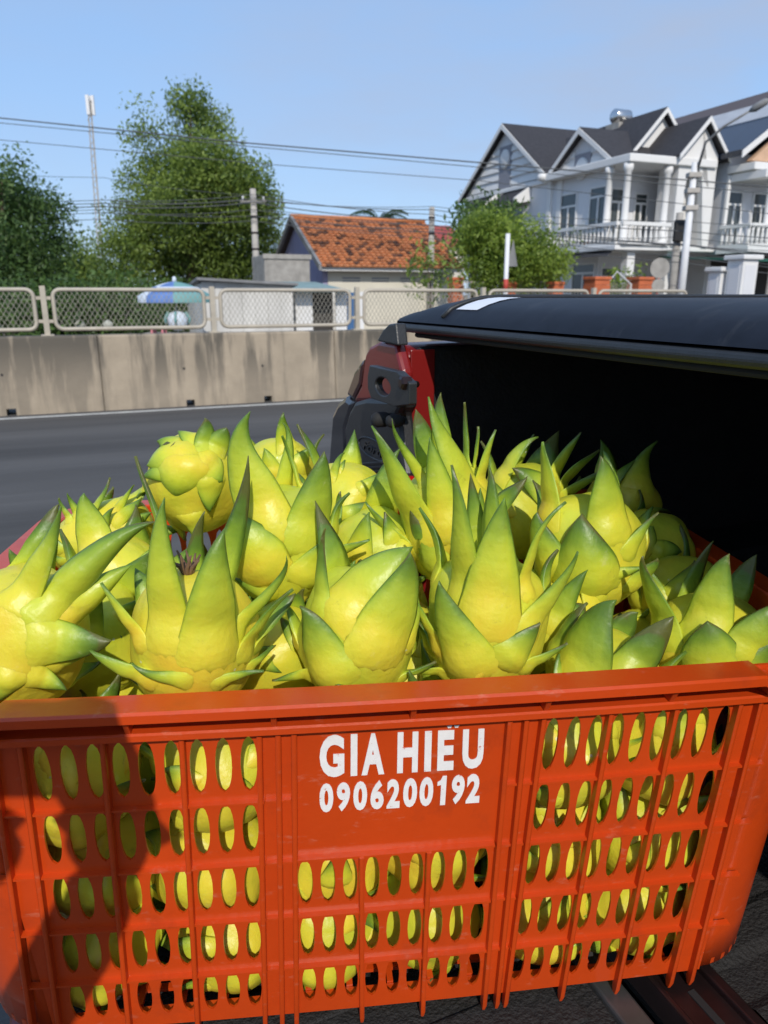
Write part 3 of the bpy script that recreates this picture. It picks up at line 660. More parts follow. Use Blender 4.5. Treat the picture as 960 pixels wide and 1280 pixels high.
# lettering printed on the front panel
def lettering(name, txt, tl, tr, bl, br, off):
    if txt == 'one':
        q = MB().prism([(.42, 0, 0), (1, 0, 0), (1, 1, 0), (.55, 1, 0), (.35, .86, 0), (0, .80, 0), (0, .68, 0), (.42, .70, 0)], (0, 0, .02)); me = q.mesh('one', M['print']); co = np.array(q.v)
    else: me, co = text_mesh(txt, off, .01)
    mn, mx_ = co.min(0), co.max(0); q = (co - mn) / np.maximum(mx_ - mn, 1e-6); out = []
    for s, t_, zz in q:
        top = (tl[0] + (tr[0] - tl[0]) * s, tl[1] + (tr[1] - tl[1]) * s); bot = (bl[0] + (br[0] - bl[0]) * s, bl[1] + (br[1] - bl[1]) * s)
        out.append(front(bot[0] + (top[0] - bot[0]) * t_, bot[1] + (top[1] - bot[1]) * t_, .0003 + zz * .0005))
    me.vertices.foreach_set('co', np.array([tuple(p) for p in out]).ravel()); me.update()
    me.materials.clear(); return link(name, me, crate, M['print'])
import os
def letter_row(name, glyphs, tl, tr, bl, br, off=.035):
    for ch, s0, s1, tt in glyphs:
        L = lambda a_, b_, s: (a_[0] + (b_[0] - a_[0]) * s, a_[1] + (b_[1] - a_[1]) * s)
        lettering(name, ch, L(tl, tr, s0), L(tl, tr, s1), L(bl, br, s0), L(bl, br, s1), off)
# letter extents measured along the line (0..1)
row1 = [('G', 0, .148, 0), ('I', .186, .226, 0), ('A', .252, .390, 0), ('H', .468, .594, 0), ('I', .634, .676, 0), ('E', .714, .815, 0), ('U', .868, 1.0, 0)]
letter_row('lettering', row1, (-.0628, .0448), (.0745, .0480), (-.0636, .0868), (.0752, .0878), .045)
row2 = [(c_, s0, s1, 0) for c_, s0, s1 in (('0', 0, .085), ('9', .106, .187), ('0', .207, .292), ('6', .313, .395), ('2', .414, .495), ('0', .515, .602), ('0', .617, .703), ('one', .727, .783), ('9', .818, .9), ('2', .913, 1.0))]
letter_row('lettering', row2, (-.0640, .0930), (.0742, .0935), (-.0646, .1228), (.0737, .1242), .045)
m = MB()
for uc in (.0447, .0507):              # what remains of the accent over the E, cut by the ledge
    m.poly([front(uc - .0024, .0428, .0008), front(uc + .0024, .0428, .0008), front(uc + .0012, .0452, .0008), front(uc - .0012, .0452, .0008)][::-1])
m.build('lettering', M['print'], crate)

# ================================================================== DRAGON FRUITS
def make_mesh(name, V, F, tip):
    me = bpy.data.meshes.new(name); me.from_pydata([tuple(v) for v in V], [], F)
    me.polygons.foreach_set('use_smooth', [True] * len(F))
    at = me.attributes.new('tipness', 'FLOAT', 'POINT'); at.data.foreach_set('value', np.asarray(tip, dtype=np.float32))
    me.materials.append(M['fruit']); me.update(); return me
MX = 2.35
def rho(v, r, h): return (((v[0] * v[0] + v[1] * v[1]) ** .5 / r) ** MX + (abs(v[2]) / h) ** MX) ** (1 / MX)
def disp(p, bumps):                      # the skin swells below each scale; the largest swelling wins, which leaves creases between
    m_ = 0
    for c, a_, i2 in bumps:
        d2 = (p[0] - c[0]) ** 2 + (p[1] - c[1]) ** 2 + (p[2] - c[2]) ** 2
        e = a_ * math.exp(-d2 * i2)
        if e > m_: m_ = e
    return m_
def skin_pt(d, r, h, bumps, ph):         # point of the real skin in direction d
    d = d / max(rho(d, r, h), 1e-6); q = math.atan2(d[1], d[0]); cz = max(-1, min(1, d[2] / h)); sz = math.sqrt(1 - cz * cz)
    k = 1 + (.02 * math.sin(3 * q + ph[0] + 2 * cz) + .014 * math.sin(5 * q - 3 * cz + ph[1])) * sz
    e = disp(d, bumps); return d * k + d.normalized() * e, e
def phases(seed): return np.random.default_rng(seed).uniform(0, 6.28, 6)
def body_mesh(r, h, seed, bumps=()):
    nu, nv = 56, 40; V, F, T = [], [], []; ph = phases(seed)
    for i in range(nv + 1):
        p = math.pi * i / nv; sz, cz = math.sin(p), math.cos(p)
        for j in range(nu):
            q = 2 * math.pi * j / nu; v, e = skin_pt(Vector((r * sz * math.cos(q) + 1e-7, r * sz * math.sin(q), h * cz)), r, h, bumps, ph)
            V.append(v); T.append(.24 + .10 * max(0, cz) + .06 * math.sin(4 * q + ph[3]) * sz - 6 * e)
    for i in range(nv):
        for j in range(nu):
            a_, b2 = i * nu + j, i * nu + (j + 1) % nu; F.append((a_, a_ + nu, b2 + nu, b2))
    return make_mesh('fruit_body', V, F, T)
def bumps_of(specs):
    out = []
    for B, n, tip, W, kw in specs:
        D = tip - B; up = D - n * D.dot(n); up = up.normalized() if up.length > 1e-6 else Vector((0, 0, 1))
        sg = max(.008, .36 * W); out.append((B - up * .10 * W, min(.0085, .16 * W), 1 / (2 * sg * sg)))
    return out
def bez(a, b_, c, d, t): u = 1 - t; return a * u ** 3 + b_ * (3 * u * u * t) + c * (3 * u * t * t) + d * t ** 3
def sst(a, b, x):
    t = min(1, max(0, (x - a) / (b - a))); return t * t * (3 - 2 * t)
def bract_mesh(B, n, tip, W, neck=.45, curl=.08, thick=.14, rb=(.05, .06), twist=0, green=0., NS=14, lean=0, bumps=(), ph=(0,) * 6):
    r, h = rb; B, n, tip = Vector(B), Vector(n).normalized(), Vector(tip); D = tip - B; L = D.length
    up = D - n * D.dot(n)
    if up.length < .3 * L: up = up + Vector((0, 0, .3 * L))
    up.normalize(); side_dir = up.cross(n); neck = neck if neck < .12 else min(1, .48 + .6 * neck)
    P0 = B - up * min(.5 * W, .012 + .3 * L)
    P1 = B + up * (.26 * L) + n * (.05 * L)
    P2 = B.lerp(tip, .68) + n * (curl * L) + side_dir * (lean * L)
    fr_n = n.copy(); V, F, T = [], [], []; XS = (-1, -.9, -.62, -.3, 0, .3, .62, .9, 1, .5, 0, -.5); m_ = len(XS); no = 8
    for i in range(NS + 1):
        s = (i / NS) ** .95
        c = bez(P0, P1, P2, tip, s); c2 = bez(P0, P1, P2, tip, min(1, s + .02)); c1 = bez(P0, P1, P2, tip, max(0, s - .02))
        t = (c2 - c1).normalized(); fr_n = (fr_n - t * fr_n.dot(t)).normalized(); sd = t.cross(fr_n)
        if twist:
            q = Matrix.Rotation(twist * s, 3, t); nn, ss = q @ fr_n, q @ sd
        else: nn, ss = fr_n, sd
        x = max(0, (s - .24) / .76)
        wa = (1.22 - .18 * sst(0, .24, s)) if s < .24 else 1.04 * (1 - x ** 1.8)
        wb = 1.05 * (1.0 * (1 - s) ** 3 + .50 * (1 - s ** 2.4))
        w = W * ((1 - neck) * wa + neck * wb)
        w = max(w, .0014 * (1 if i < NS else .3)); hwid = w / 2
        bul = sst(.0, .5, s)
        To = (thick * w + .0016) * bul * (1 - .2 * s) + .0005; Ti = ((.03 + .09 * neck) * w + .0008)
        kap = .60 / (2 * max(r, .02)) * (1 - .6 * s) * (1 - neck * .5); free = sst(.14, .46, s)
        for k, xx in enumerate(XS):
            a_ = abs(xx); outer = k <= no; yy = To * (1 - a_ ** 2.4) if outer else -Ti * (1 - a_ ** 2)
            px = xx * hwid; v = c + ss * px + nn * (yy - kap * px * px)
            if free < 1:
                on, _ = skin_pt(c + ss * px, r, h, bumps, ph)
                e = (To * (1 - a_ ** 2.2) * 1.1 - .0010 * a_ ** 3 + .0014 * sst(.02, .3, s) - .0012 * (1 - sst(0, .12, s))) if outer else -.005
                v = (on + on.normalized() * e).lerp(v, free)
            V.append(v)
            T.append(min(1, max(0, .22 + .92 * max(0, s - .27) ** 1.0 * (1 + .12 * neck) + (.30 * a_ ** 6 * sst(.08, .5, s)) + (.16 if not outer else 0) * min(1, s * 3) + green * sst(.0, .35, s))))
    for i in range(NS):
        for k in range(m_):
            F.append((i * m_ + k, i * m_ + (k + 1) % m_, (i + 1) * m_ + (k + 1) % m_, (i + 1) * m_ + k))
    F.append(tuple(range(m_))[::-1]); F.append(tuple(NS * m_ + k for k in range(m_)))
    return make_mesh('bract', V, F, T)
def pokes(me, Mx):                       # would this leaf stick out through a crate wall?
    A = CI @ Mx
    for v in me.vertices:
        p = A @ v.co
        if p.z < H + .004 and (p.y < -HD + .004 + TILT * (H - p.z) - BOW * .5 or p.y > HD - .006 or abs(p.x) > hw(H - p.z) - .006): return True
    return False
def filler(r, h, seed, n, avoid=(), zlo=-.75, zhi=.92, size=1.0, zmin=None, Mx=None):
    rg = np.random.default_rng(seed); out = []; q0 = rg.uniform(0, 6.28)
    for i in range(n):
        zz = zlo + (zhi - zlo) * (i + .5) / n; q = q0 + i * 2.39996 + rg.normal(0, .12)
        sz = math.sqrt(max(0, 1 - zz * zz)); B = Vector((r * sz * math.cos(q), r * sz * math.sin(q), h * zz)); B /= rho(B, r, h)
        nn = Vector((math.cos(q) * sz / r, math.sin(q) * sz / r, zz / h)).normalized()
        if any((B - a_).length < .024 for a_ in avoid): continue
        rad = Vector((math.cos(q), math.sin(q), 0)); k = (zz + 1) / 2
        Lb = size * (.020 + .052 * k ** 1.6) * rg.uniform(.8, 1.25); psi = R(70 - 62 * k + rg.normal(0, 9))
        tip = B + (Vector((0, 0, 1)) * math.cos(psi) + rad * math.sin(psi)) * Lb + rad.cross(Vector((0, 0, 1))) * rg.normal(0, .12) * Lb
        if Mx is not None and zmin is not None and (Mx @ tip).z < zmin: continue
        W = size * (.024 + .024 * k) * rg.uniform(.85, 1.2)
        out.append((B, nn, tip, W, dict(neck=rg.uniform(.3, .9), curl=rg.uniform(-.32, .2), twist=rg.normal(0, .5), green=rg.uniform(-.05, .12), NS=10, lean=rg.normal(0, .14))))
    return out
FG_TOP = 'dragon fruits heaped in the orange crate'
def hero(label, cpx, Y, axis, r, h, bracts, nfill=14, seed=1, size=1.0, calyx=False, stem=False, body_only_fill=True, zlo=-.75):
    c = P(*cpx, Y); ax = Vector(axis).normalized(); rot = ax.to_track_quat('Z', 'Y').to_matrix().to_4x4()
    Mx = Matrix.Translation(c) @ rot; Mi = Mx.inverted()
    root = bpy.data.objects.new('dragon_fruit', None); root.empty_display_size = .05; root.matrix_world = Mx; sc.collection.objects.link(root)
    tag(root, label, 'dragon fruit', FG_TOP)
    used, specs = [], []; S = Vector((1 / r, 1 / r, 1 / h)); o_l = Mi @ C0; rg = np.random.default_rng(seed + 900)
    for bt in bracts:
        bx, by, tx, ty, wpx = bt[:5]; kw = dict(bt[5]) if len(bt) > 5 else {}
        d = Mi.to_3x3() @ ray(bx, by)
        o2 = Vector((o_l.x * S.x, o_l.y * S.y, o_l.z * S.z)); d2 = Vector((d.x * S.x, d.y * S.y, d.z * S.z))
        A, Bq, Cq = d2.dot(d2), 2 * o2.dot(d2), o2.dot(o2) - 1; disc = Bq * Bq - 4 * A * Cq
        if disc > 0:
            t_ = (-Bq + (1 if kw.get('far') else -1) * math.sqrt(disc)) / (2 * A); pu = o2 + d2 * t_
        else:
            t_ = -Bq / (2 * A); pu = (o2 + d2 * t_).normalized()
        B = Vector((pu.x * r, pu.y * r, pu.z * h)); B /= rho(B, r, h); nn = Vector((pu.x / r, pu.y / r, pu.z / h)).normalized()
        Bw = Mx @ B; Tw = P(tx, ty, Bw.y + kw.get('dy', 0)); tip = Mi @ Tw
        zc = Bw.y * CP - (Bw.z - CAM_H) * SP; W = wpx * zc / FPX
        kw.pop('far', 0); kw.pop('dy', 0)
        kw.setdefault('twist', rg.normal(0, .18)); kw['lean'] = kw.get('lean', 0) + rg.normal(0, .10); kw['curl'] = kw.get('curl', .06) + rg.normal(0, .06); kw.setdefault('neck', .45)
        kw['NS'] = 16; specs.append((B, nn, tip, W, kw)); used += [B, B.lerp(tip, .3)]
    specs += filler(r, h, seed + 50, int(nfill * 1.35), used, size=size, zlo=zlo); bumps = bumps_of(specs)
    link('fruit_body', body_mesh(r, h, seed, bumps), root)
    for B, nn, tip, W, kw in specs:
        me = bract_mesh(B, nn, tip, W, rb=(r, h), bumps=bumps, ph=phases(seed), **kw)
        if not pokes(me, Mx): link('bract', me, root)
    if calyx:
        mb = MB(); rg = random.Random(seed)
        for i in range(9):
            q = i * .7; mb.tube([(0, 0, h * .9), (.006 * math.cos(q), .006 * math.sin(q), h * 1.1), (.012 * math.cos(q + .4), .012 * math.sin(q + .4), h * (1.15 + rg.random() * .2))], [.003, .002, .0008], 5)
        mb.build('dry_flower', M['calyx'], root, True)
    if stem:
        mb = MB(); mb.tube([(0, 0, -h * .92), (.002, 0, -h * 1.06), (.006, .002, -h * 1.13)], [.011, .009, .007], 9)
        mb.tube([(0, 0, -h * 1.05), (.012, .004, -h * 1.10), (.022, .002, -h * 1.07)], [.006, .005, .002], 7); mb.build('stem_stub', M['stem'], root, True)
    return root
k = lambda **a_: a_
UP = (0, 0, 1)
hero('front left dragon fruit with three long upright green spikes, just behind the rim', (242, 800), .597, (-.02, .05, 1), .054, .062, [
    (258, 770, 310, 570, 50, k(far=True, neck=.55, dy=.0)), (240, 745, 256, 640, 36, k(far=True, neck=.4)), (205, 700, 170, 570, 36, k(far=True, neck=.4, dy=.03)),
    (212, 800, 206, 622, 64, k(neck=.45, curl=.05)), (262, 805, 281, 660, 86, k(neck=.5, curl=.06)), (296, 792, 358, 695, 30, k(neck=.7, curl=.02, green=.1, lean=.12)),
    (306, 815, 366, 736, 40, k(neck=.65, curl=.0)), (178, 805, 127, 728, 34, k(neck=.5, curl=.06)), (186, 850, 113, 812, 38, k(neck=.35, green=.15)),
    (232, 848, 165, 828, 26, k(neck=.3, green=.2)), (270, 852, 330, 838, 24, k(neck=.4, green=.15)), (308, 835, 341, 806, 22, k(green=.25, dy=.02))], 7, 1, calyx=True)
hero('dragon fruit mid-heap left, two broad pointed leaves above a round snub belly leaf', (352, 680), .745, (0, .06, 1), .054, .062, [
    (352, 610, 353, 528, 26, k(far=True, neck=.7, lean=-.25)), (382, 615, 352, 545, 20, k(far=True, neck=.6, lean=.3, curl=.1)),
    (338, 655, 313, 514, 82, k(neck=.35, curl=.03)), (383, 665, 405, 564, 72, k(neck=.3, curl=.06)), (325, 702, 297, 640, 84, k(neck=.1, curl=.12, thick=.26)),
    (385, 710, 417, 668, 56, k(neck=.3)), (402, 700, 462, 674, 36, k(neck=.5, curl=.05)), (335, 738, 293, 722, 34, k(neck=.3)), (370, 745, 345, 775, 30, k(neck=.2)), (395, 735, 425, 720, 26, k(neck=.5, green=.2))], 7, 2)
hero('squat dragon fruit at the rim, directly above the first letters on the crate', (446, 795), .628, (.05, .02, 1), .053, .060, [
    (430, 765, 516, 684, 74, k(neck=.05, curl=.14, dy=.02, lean=-.1)), (402, 770, 407, 660, 36, k(neck=.65, curl=.02, green=.08)), (472, 802, 513, 690, 92, k(neck=.15, curl=.07)),
    (412, 832, 375, 757, 74, k(neck=.2, curl=.05)), (508, 805, 515, 735, 32, k(neck=.2, curl=.04, dy=.02)), (388, 842, 340, 850, 24, k(neck=.5)), (500, 845, 545, 826, 26, k(neck=.4, green=.1)),
    (470, 745, 461, 718, 12, k(neck=.4, green=.3))], 7, 3)
hero('largest front dragon fruit with two tall upright spikes, above the last letters on the crate', (608, 778), .642, (.0, .05, 1), .054, .066, [
    (600, 700, 588, 592, 34, k(far=True, neck=.2)), (622, 690, 611, 582, 40, k(far=True, neck=.25, curl=.0)),
    (580, 752, 565, 581, 54, k(neck=.35, curl=.04)), (612, 770, 631, 622, 90, k(neck=.5, curl=.05)), (656, 745, 707, 627, 30, k(neck=.7, curl=-.06, lean=-.1)),
    (655, 790, 722, 689, 46, k(neck=.6, curl=-.02)), (588, 822, 549, 726, 76, k(neck=.35, curl=.05, green=.04)), (548, 808, 509, 734, 32, k(neck=.4)),
    (640, 815, 675, 778, 56, k(neck=.5, green=.08)), (560, 838, 503, 838, 28, k(neck=.4, green=.05)), (655, 832, 709, 803, 30, k(neck=.55)), (605, 838, 620, 846, 34, k(neck=.2))], 7, 4)
hero('topmost dragon fruit of the heap, long leaf leaning left before the truck corner', (562, 655), .80, (-.08, .08, 1), .054, .068, [
    (556, 585, 551, 491, 26, k(far=True, neck=.0, thick=.35)), (540, 590, 520, 512, 34, k(far=True, neck=.0, green=.1)), (588, 590, 580, 503, 20, k(far=True, neck=.3, green=.15)), (596, 590, 597, 533, 12, k(far=True, neck=.3)),
    (594, 632, 535, 496, 56, k(neck=.3, curl=.04)), (528, 672, 465, 532, 60, k(neck=.4, curl=.07)), (560, 660, 537, 546, 52, k(neck=.3, curl=.04)),
    (533, 610, 490, 523, 18, k(neck=.4, lean=-.08)), (600, 610, 619, 537, 28, k(neck=.4, curl=.14, lean=-.1)), (548, 702, 513, 634, 44, k(neck=.35, green=.1)), (516, 690, 457, 627, 34, k(neck=.55, curl=.1)),
    (585, 680, 600, 610, 40, k(neck=.4))], 6, 5)
hero('dragon fruit at the back right with long arching leaves against the dark truck bed', (655, 640), .93, (.15, .15, 1), .052, .062, [
    (628, 600, 673, 547, 40, k(neck=.4, curl=.22)), (690, 600, 726, 540, 24, k(neck=.2)), (700, 610, 749, 562, 30, k(neck=.1)), (680, 615, 640, 585, 44, k(neck=.2, green=.2)), (700, 625, 765, 580, 20, k(neck=.3, green=.2)), (640, 590, 668, 543, 26, k(far=True, neck=.3))], 7, 6)
hero('plump dragon fruit right of the middle with two pointed peaks and a snub front leaf', (735, 690), .775, (.02, .05, 1), .057, .064, [
    (692, 645, 679, 552, 72, k(neck=.4, curl=.04)), (757, 660, 750, 570, 66, k(neck=.4, curl=.05)), (735, 715, 728, 642, 92, k(neck=.15, curl=.12, thick=.28)), (785, 690, 823, 640, 30, k(neck=.6, curl=-.02)),
    (745, 722, 805, 708, 30, k(neck=.35, green=.0)), (690, 700, 672, 640, 56, k(neck=.1, thick=.26)), (740, 748, 700, 745, 40, k(neck=.1))], 7, 7)
hero('small half-hidden dragon fruit between the two-peaked one and the right crate wall', (812, 695), .885, (.2, .1, 1), .047, .054, [
    (800, 680, 817, 658, 40, k(neck=.1)), (825, 690, 852, 690, 30, k(neck=.1, green=.15)), (800, 640, 838, 640, 30, k(neck=.2, green=.25, dy=.08))], 8, 8)
hero('low dragon fruit with a fan of five leaves in the front right crate corner', (888, 810), .690, (.05, .05, 1), .056, .056, [
    (852, 762, 892, 676, 36, k(far=True, neck=.2, green=.12)), (912, 760, 946, 693, 34, k(far=True, neck=.1, green=.08)), (836, 790, 804, 695, 66, k(neck=.35, green=.05)), (885, 785, 912, 692, 66, k(neck=.3, curl=.08)),
    (890, 838, 884, 776, 76, k(neck=.0, curl=.10, green=.02)), (925, 815, 968, 754, 56, k(neck=.1, curl=.1)), (930, 845, 972, 796, 50, k(neck=.1, curl=.1, green=.1))], 6, 9)
hero('dragon fruit sunk low at the front rim, showing two big bright green leaves', (752, 858), .650, (0, .0, 1), .052, .056, [
    (728, 842, 771, 750, 88, k(neck=.15, curl=.08, green=.22)), (785, 838, 842, 770, 60, k(neck=.15, curl=.06, green=.3)), (770, 800, 798, 766, 36, k(far=True, neck=.1, green=.3)), (700, 815, 735, 754, 60, k(neck=.2, green=.28))], 5, 10)
hero('dragon fruit at the left photo edge, its thick finger-like leaf reaching right', (25, 800), .60, (.35, .05, .8), .056, .064, [
    (48, 770, 194, 652, 56, k(neck=.15, curl=.05, thick=.42, dy=.03)), (22, 755, 77, 633, 50, k(neck=.6, curl=-.10)), (70, 780, 165, 705, 42, k(neck=.1, thick=.36, dy=.03)), (58, 800, 140, 800, 66, k(neck=.3, curl=.22, green=.12)),
    (48, 845, 84, 862, 36, k(neck=.5, curl=.12)), (68, 830, 106, 818, 30, k(neck=.4)), (10, 850, -10, 880, 40, k(green=.2))], 6, 11)
hero('yellow dragon fruit lying on its side by the back left crate corner, small curled spines', (128, 672), .885, (.85, .1, .35), .043, .066, [
    (112, 640, 138, 597, 20, k(neck=.6, curl=-.05)), (140, 645, 168, 606, 16, k(neck=.6)), (88, 652, 74, 622, 14, k(neck=.4, green=.2)), (98, 645, 84, 616, 14, k(neck=.4, green=.25)), (125, 665, 143, 634, 18, k(neck=.4, green=.15)), (145, 650, 178, 622, 24, k(neck=.3)), (78, 685, 60, 668, 18, k(green=.2)), (80, 700, 62, 692, 16, k(green=.2)), (160, 660, 190, 640, 24, k(green=.1))], 6, 12, .7, stem=True)
hero('lumpy dragon fruit turned stem end up, dark cut stem, at the back left', (246, 604), .905, (.15, .62, -.75), .056, .064, [
    (226, 572, 184, 582, 52, k(neck=.0, curl=.1, thick=.24)), (232, 585, 222, 622, 70, k(neck=.0, curl=.12, thick=.24)), (256, 585, 278, 602, 50, k(neck=.0, curl=.1)), (255, 562, 256, 522, 30, k(neck=.1, green=.15)), (266, 565, 283, 534, 32, k(neck=.1, green=.12)),
    (222, 560, 196, 552, 36, k(neck=.0, curl=.12)), (240, 552, 222, 540, 34, k(neck=.0, curl=.12)), (212, 590, 178, 598, 30, k(neck=.2, green=.1)), (262, 605, 262, 640, 40, k(neck=.2))], 6, 13, .8, stem=True)
hero('smooth yellow dragon fruit directly below the black tail moulding of the truck', (432, 636), .90, (.1, .1, 1), .052, .058, [
    (415, 600, 431, 566, 18, k(neck=.4, green=.2)), (425, 590, 432, 575, 14, k(green=.2)), (452, 612, 482, 588, 20, k(neck=.5, green=.1)), (435, 645, 470, 626, 28, k(neck=.2, green=.22)), (440, 665, 446, 662, 28, k(neck=.2, green=.2)), (400, 590, 372, 530, 30, k(neck=.4, green=.05))], 5, 14, .7)
hero('dragon fruit wedged low between the squat front fruit and the topmost one', (468, 700), .80, (.1, -.1, 1), .050, .056, [
    (450, 690, 462, 640, 40, k(neck=.3, green=.1)), (500, 690, 455, 690, 40, k(neck=.3, green=.2)), (430, 700, 425, 735, 34, k(neck=.3, green=.1)), (488, 670, 480, 640, 30, k(green=.15))], 7, 15)
hero('shaded dragon fruit low behind the tall front left one, only its yellow flank showing', (112, 800), .70, (-.1, .1, 1), .054, .060, [
    (110, 790, 128, 735, 40, k(green=.1)), (90, 780, 92, 745, 36, k(green=.05)), (150, 740, 186, 690, 40, k(neck=.1, thick=.34, green=.02)), (150, 770, 180, 745, 24, k(green=.25))], 7, 16)
hero('bright yellow dragon fruit low in the gap left of the squat front one', (345, 822), .68, (.2, -.3, .9), .046, .052, [
    (325, 815, 345, 806, 14, k(green=.3)), (335, 830, 352, 840, 20, k(green=.25)), (370, 800, 350, 770, 30, k(green=.2))], 7, 17, .6)
hero('dragon fruit low between the largest front one and the sunken green-leaved one', (690, 790), .735, (.1, .1, 1), .050, .056, [
    (690, 780, 735, 712, 40, k(green=.25)), (675, 770, 660, 735, 40, k(green=.15)), (715, 770, 732, 756, 40, k(green=.25))], 7, 18)
hero('dragon fruit sitting behind the fan-leaved corner fruit in the shade of the bed cover', (845, 755), .80, (.1, .1, 1), .048, .056, [
    (820, 745, 812, 712, 40, k(green=.1)), (850, 740, 868, 700, 40, k(green=.2))], 7, 19)
hero('shaded dragon fruit against the back crate wall, long dull leaf tips pointing right', (772, 640), 1.0, (.3, .1, 1), .050, .058, [
    (780, 650, 840, 645, 34, k(neck=.1, green=.3)), (760, 610, 795, 575, 26, k(green=.3)), (770, 660, 830, 668, 30, k(green=.3))], 7, 20)
hero('dragon fruit at the back, mostly hidden behind the one with two broad pointed leaves', (350, 600), .99, (0, .1, 1), .050, .058, [
    (340, 590, 330, 560, 30), (372, 580, 385, 560, 30)], 7, 21, .7)
hero('dragon fruit at the left of the heap under the long finger-like leaf', (150, 735), .77, (.1, .1, 1), .050, .056, [], 8, 22)

# fruits deeper in the crate, seen through the holes of the front panel
VAR = []
for i in range(5):
    r_, h_ = random.uniform(.050, .054), random.uniform(.054, .058); sp_ = filler(r_, h_, 200 + i, 15, size=.85); bu_ = bumps_of(sp_); VAR.append((body_mesh(r_, h_, 100 + i, bu_), [bract_mesh(*q[:4], rb=(r_, h_), bumps=bu_, ph=phases(100 + i), **q[4]) for q in sp_]))
rows_n = ['bottom', 'middle', 'upper']; zc_ = [.045, .145, .245]
def place_fill(u, y, z, label, group):
    vi = random.randrange(5); bmesh_, brs = VAR[vi]
    p = CM @ Vector((u, y, z)); root = empty('dragon_fruit', p, 0, label, 'dragon fruit', group)
    root.rotation_euler = (random.uniform(-.9, .9), random.uniform(-.9, .9), random.uniform(0, 6.28))
    link('fruit_body', bmesh_, root)
    Mx = Matrix.Translation(p) @ root.rotation_euler.to_matrix().to_4x4()
    for me in brs:
        if not pokes(me, Mx): link('bract', me, root)
where = {0: ('left', 'nearer its outer corner'), 1: ('left', 'nearer the lettering'), 2: ('middle', 'left of centre'), 3: ('middle', 'right of centre'), 4: ('right', 'nearer the lettering'), 5: ('right', 'nearer its outer corner')}
for li in range(3):
    for i in range(6):
        side_, pos = where[i]
        if li == 2 and i in (2, 3): lab = 'dragon fruit hidden behind the printed panel of the crate, %s' % pos
        else: lab = 'dragon fruit behind the %s hole grid, %s layer, %s' % (side_, rows_n[li], pos)
        place_fill(-.275 + .11 * i + random.uniform(-.012, .012), -.202 - .007 * li + random.uniform(0, .006), zc_[li] + random.uniform(-.006, .006), lab, 'dragon fruits behind the crate front panel')
    for i in range(6):
        place_fill(-.29 + .115 * i + random.uniform(-.012, .012), -.078 + random.uniform(-.01, .01), zc_[li] + .01 + random.uniform(-.006, .006), 'dragon fruit deep inside the crate, half hidden behind the front layer', 'dragon fruits deep in the crate')
for i in range(6):
    for j, y_ in enumerate((.045, .16)):
        place_fill(-.29 + .115 * i + random.uniform(-.012, .012), y_, zc_[2] - .01 + random.uniform(-.006, .006), 'dragon fruit deep inside the crate, half hidden behind the front layer', 'dragon fruits deep in the crate')

# ================================================================== BEYOND THE ROAD
def crown_mesh(name, lobes, n, leaf, m, seed=0, droop=0., fill_=.55, squash=1):
    """many small leaf faces gathered in clumps over the lobes' volume; returns mesh with a 'shade' value per clump"""
    rg = np.random.default_rng(seed); lob = np.array(lobes); vol = lob[:, 3] ** 2; nc = max(20, n // 110)
    li = rg.choice(len(lob), nc, p=vol / vol.sum()); d = rg.normal(size=(nc, 3)); d /= np.linalg.norm(d, axis=1)[:, None]
    rad = rg.uniform(fill_ ** 3, 1.12, nc) ** (1 / 3); cc = lob[li, :3] + d * (lob[li, 3] * rad)[:, None] * np.array([1, 1, squash])
    csh = rg.uniform(0, 1, nc) * .85
    ci = rg.integers(0, nc, n); sp = leaf * 3.2
    pos = cc[ci] + np.clip(rg.normal(size=(n, 3)), -1.5, 1.5) * np.array([sp, sp, sp * .7]); pos[:, 2] -= droop * np.abs(rg.normal(size=n)) * sp
    a = rg.normal(size=(n, 3)); a[:, 2] -= .35 + droop; a /= np.linalg.norm(a, axis=1)[:, None]
    b = rg.normal(size=(n, 3)); b -= a * (a * b).sum(1)[:, None]; b /= np.linalg.norm(b, axis=1)[:, None]
    L = leaf * rg.uniform(.7, 1.5, n)[:, None]; Wd = L * .42
    V = np.stack([pos - a * L * .5, pos + b * Wd * .5, pos + a * L * .6, pos - b * Wd * .5], 1).reshape(-1, 3)
    me = bpy.data.meshes.new(name); me.vertices.add(4 * n); me.vertices.foreach_set('co', V.ravel())
    me.loops.add(4 * n); me.loops.foreach_set('vertex_index', np.arange(4 * n, dtype=np.int32))
    me.polygons.add(n); me.polygons.foreach_set('loop_start', np.arange(0, 4 * n, 4, dtype=np.int32))
    try: me.polygons.foreach_set('loop_total', np.full(n, 4, dtype=np.int32))
    except Exception: pass
    at = me.attributes.new('shade', 'FLOAT', 'POINT'); sh = np.clip(csh[ci] + rg.uniform(0, .16, n), 0, 1)
    at.data.foreach_set('value', np.repeat(sh, 4).astype(np.float32)); me.materials.append(m); me.update(calc_edges=True); me.validate(); return me
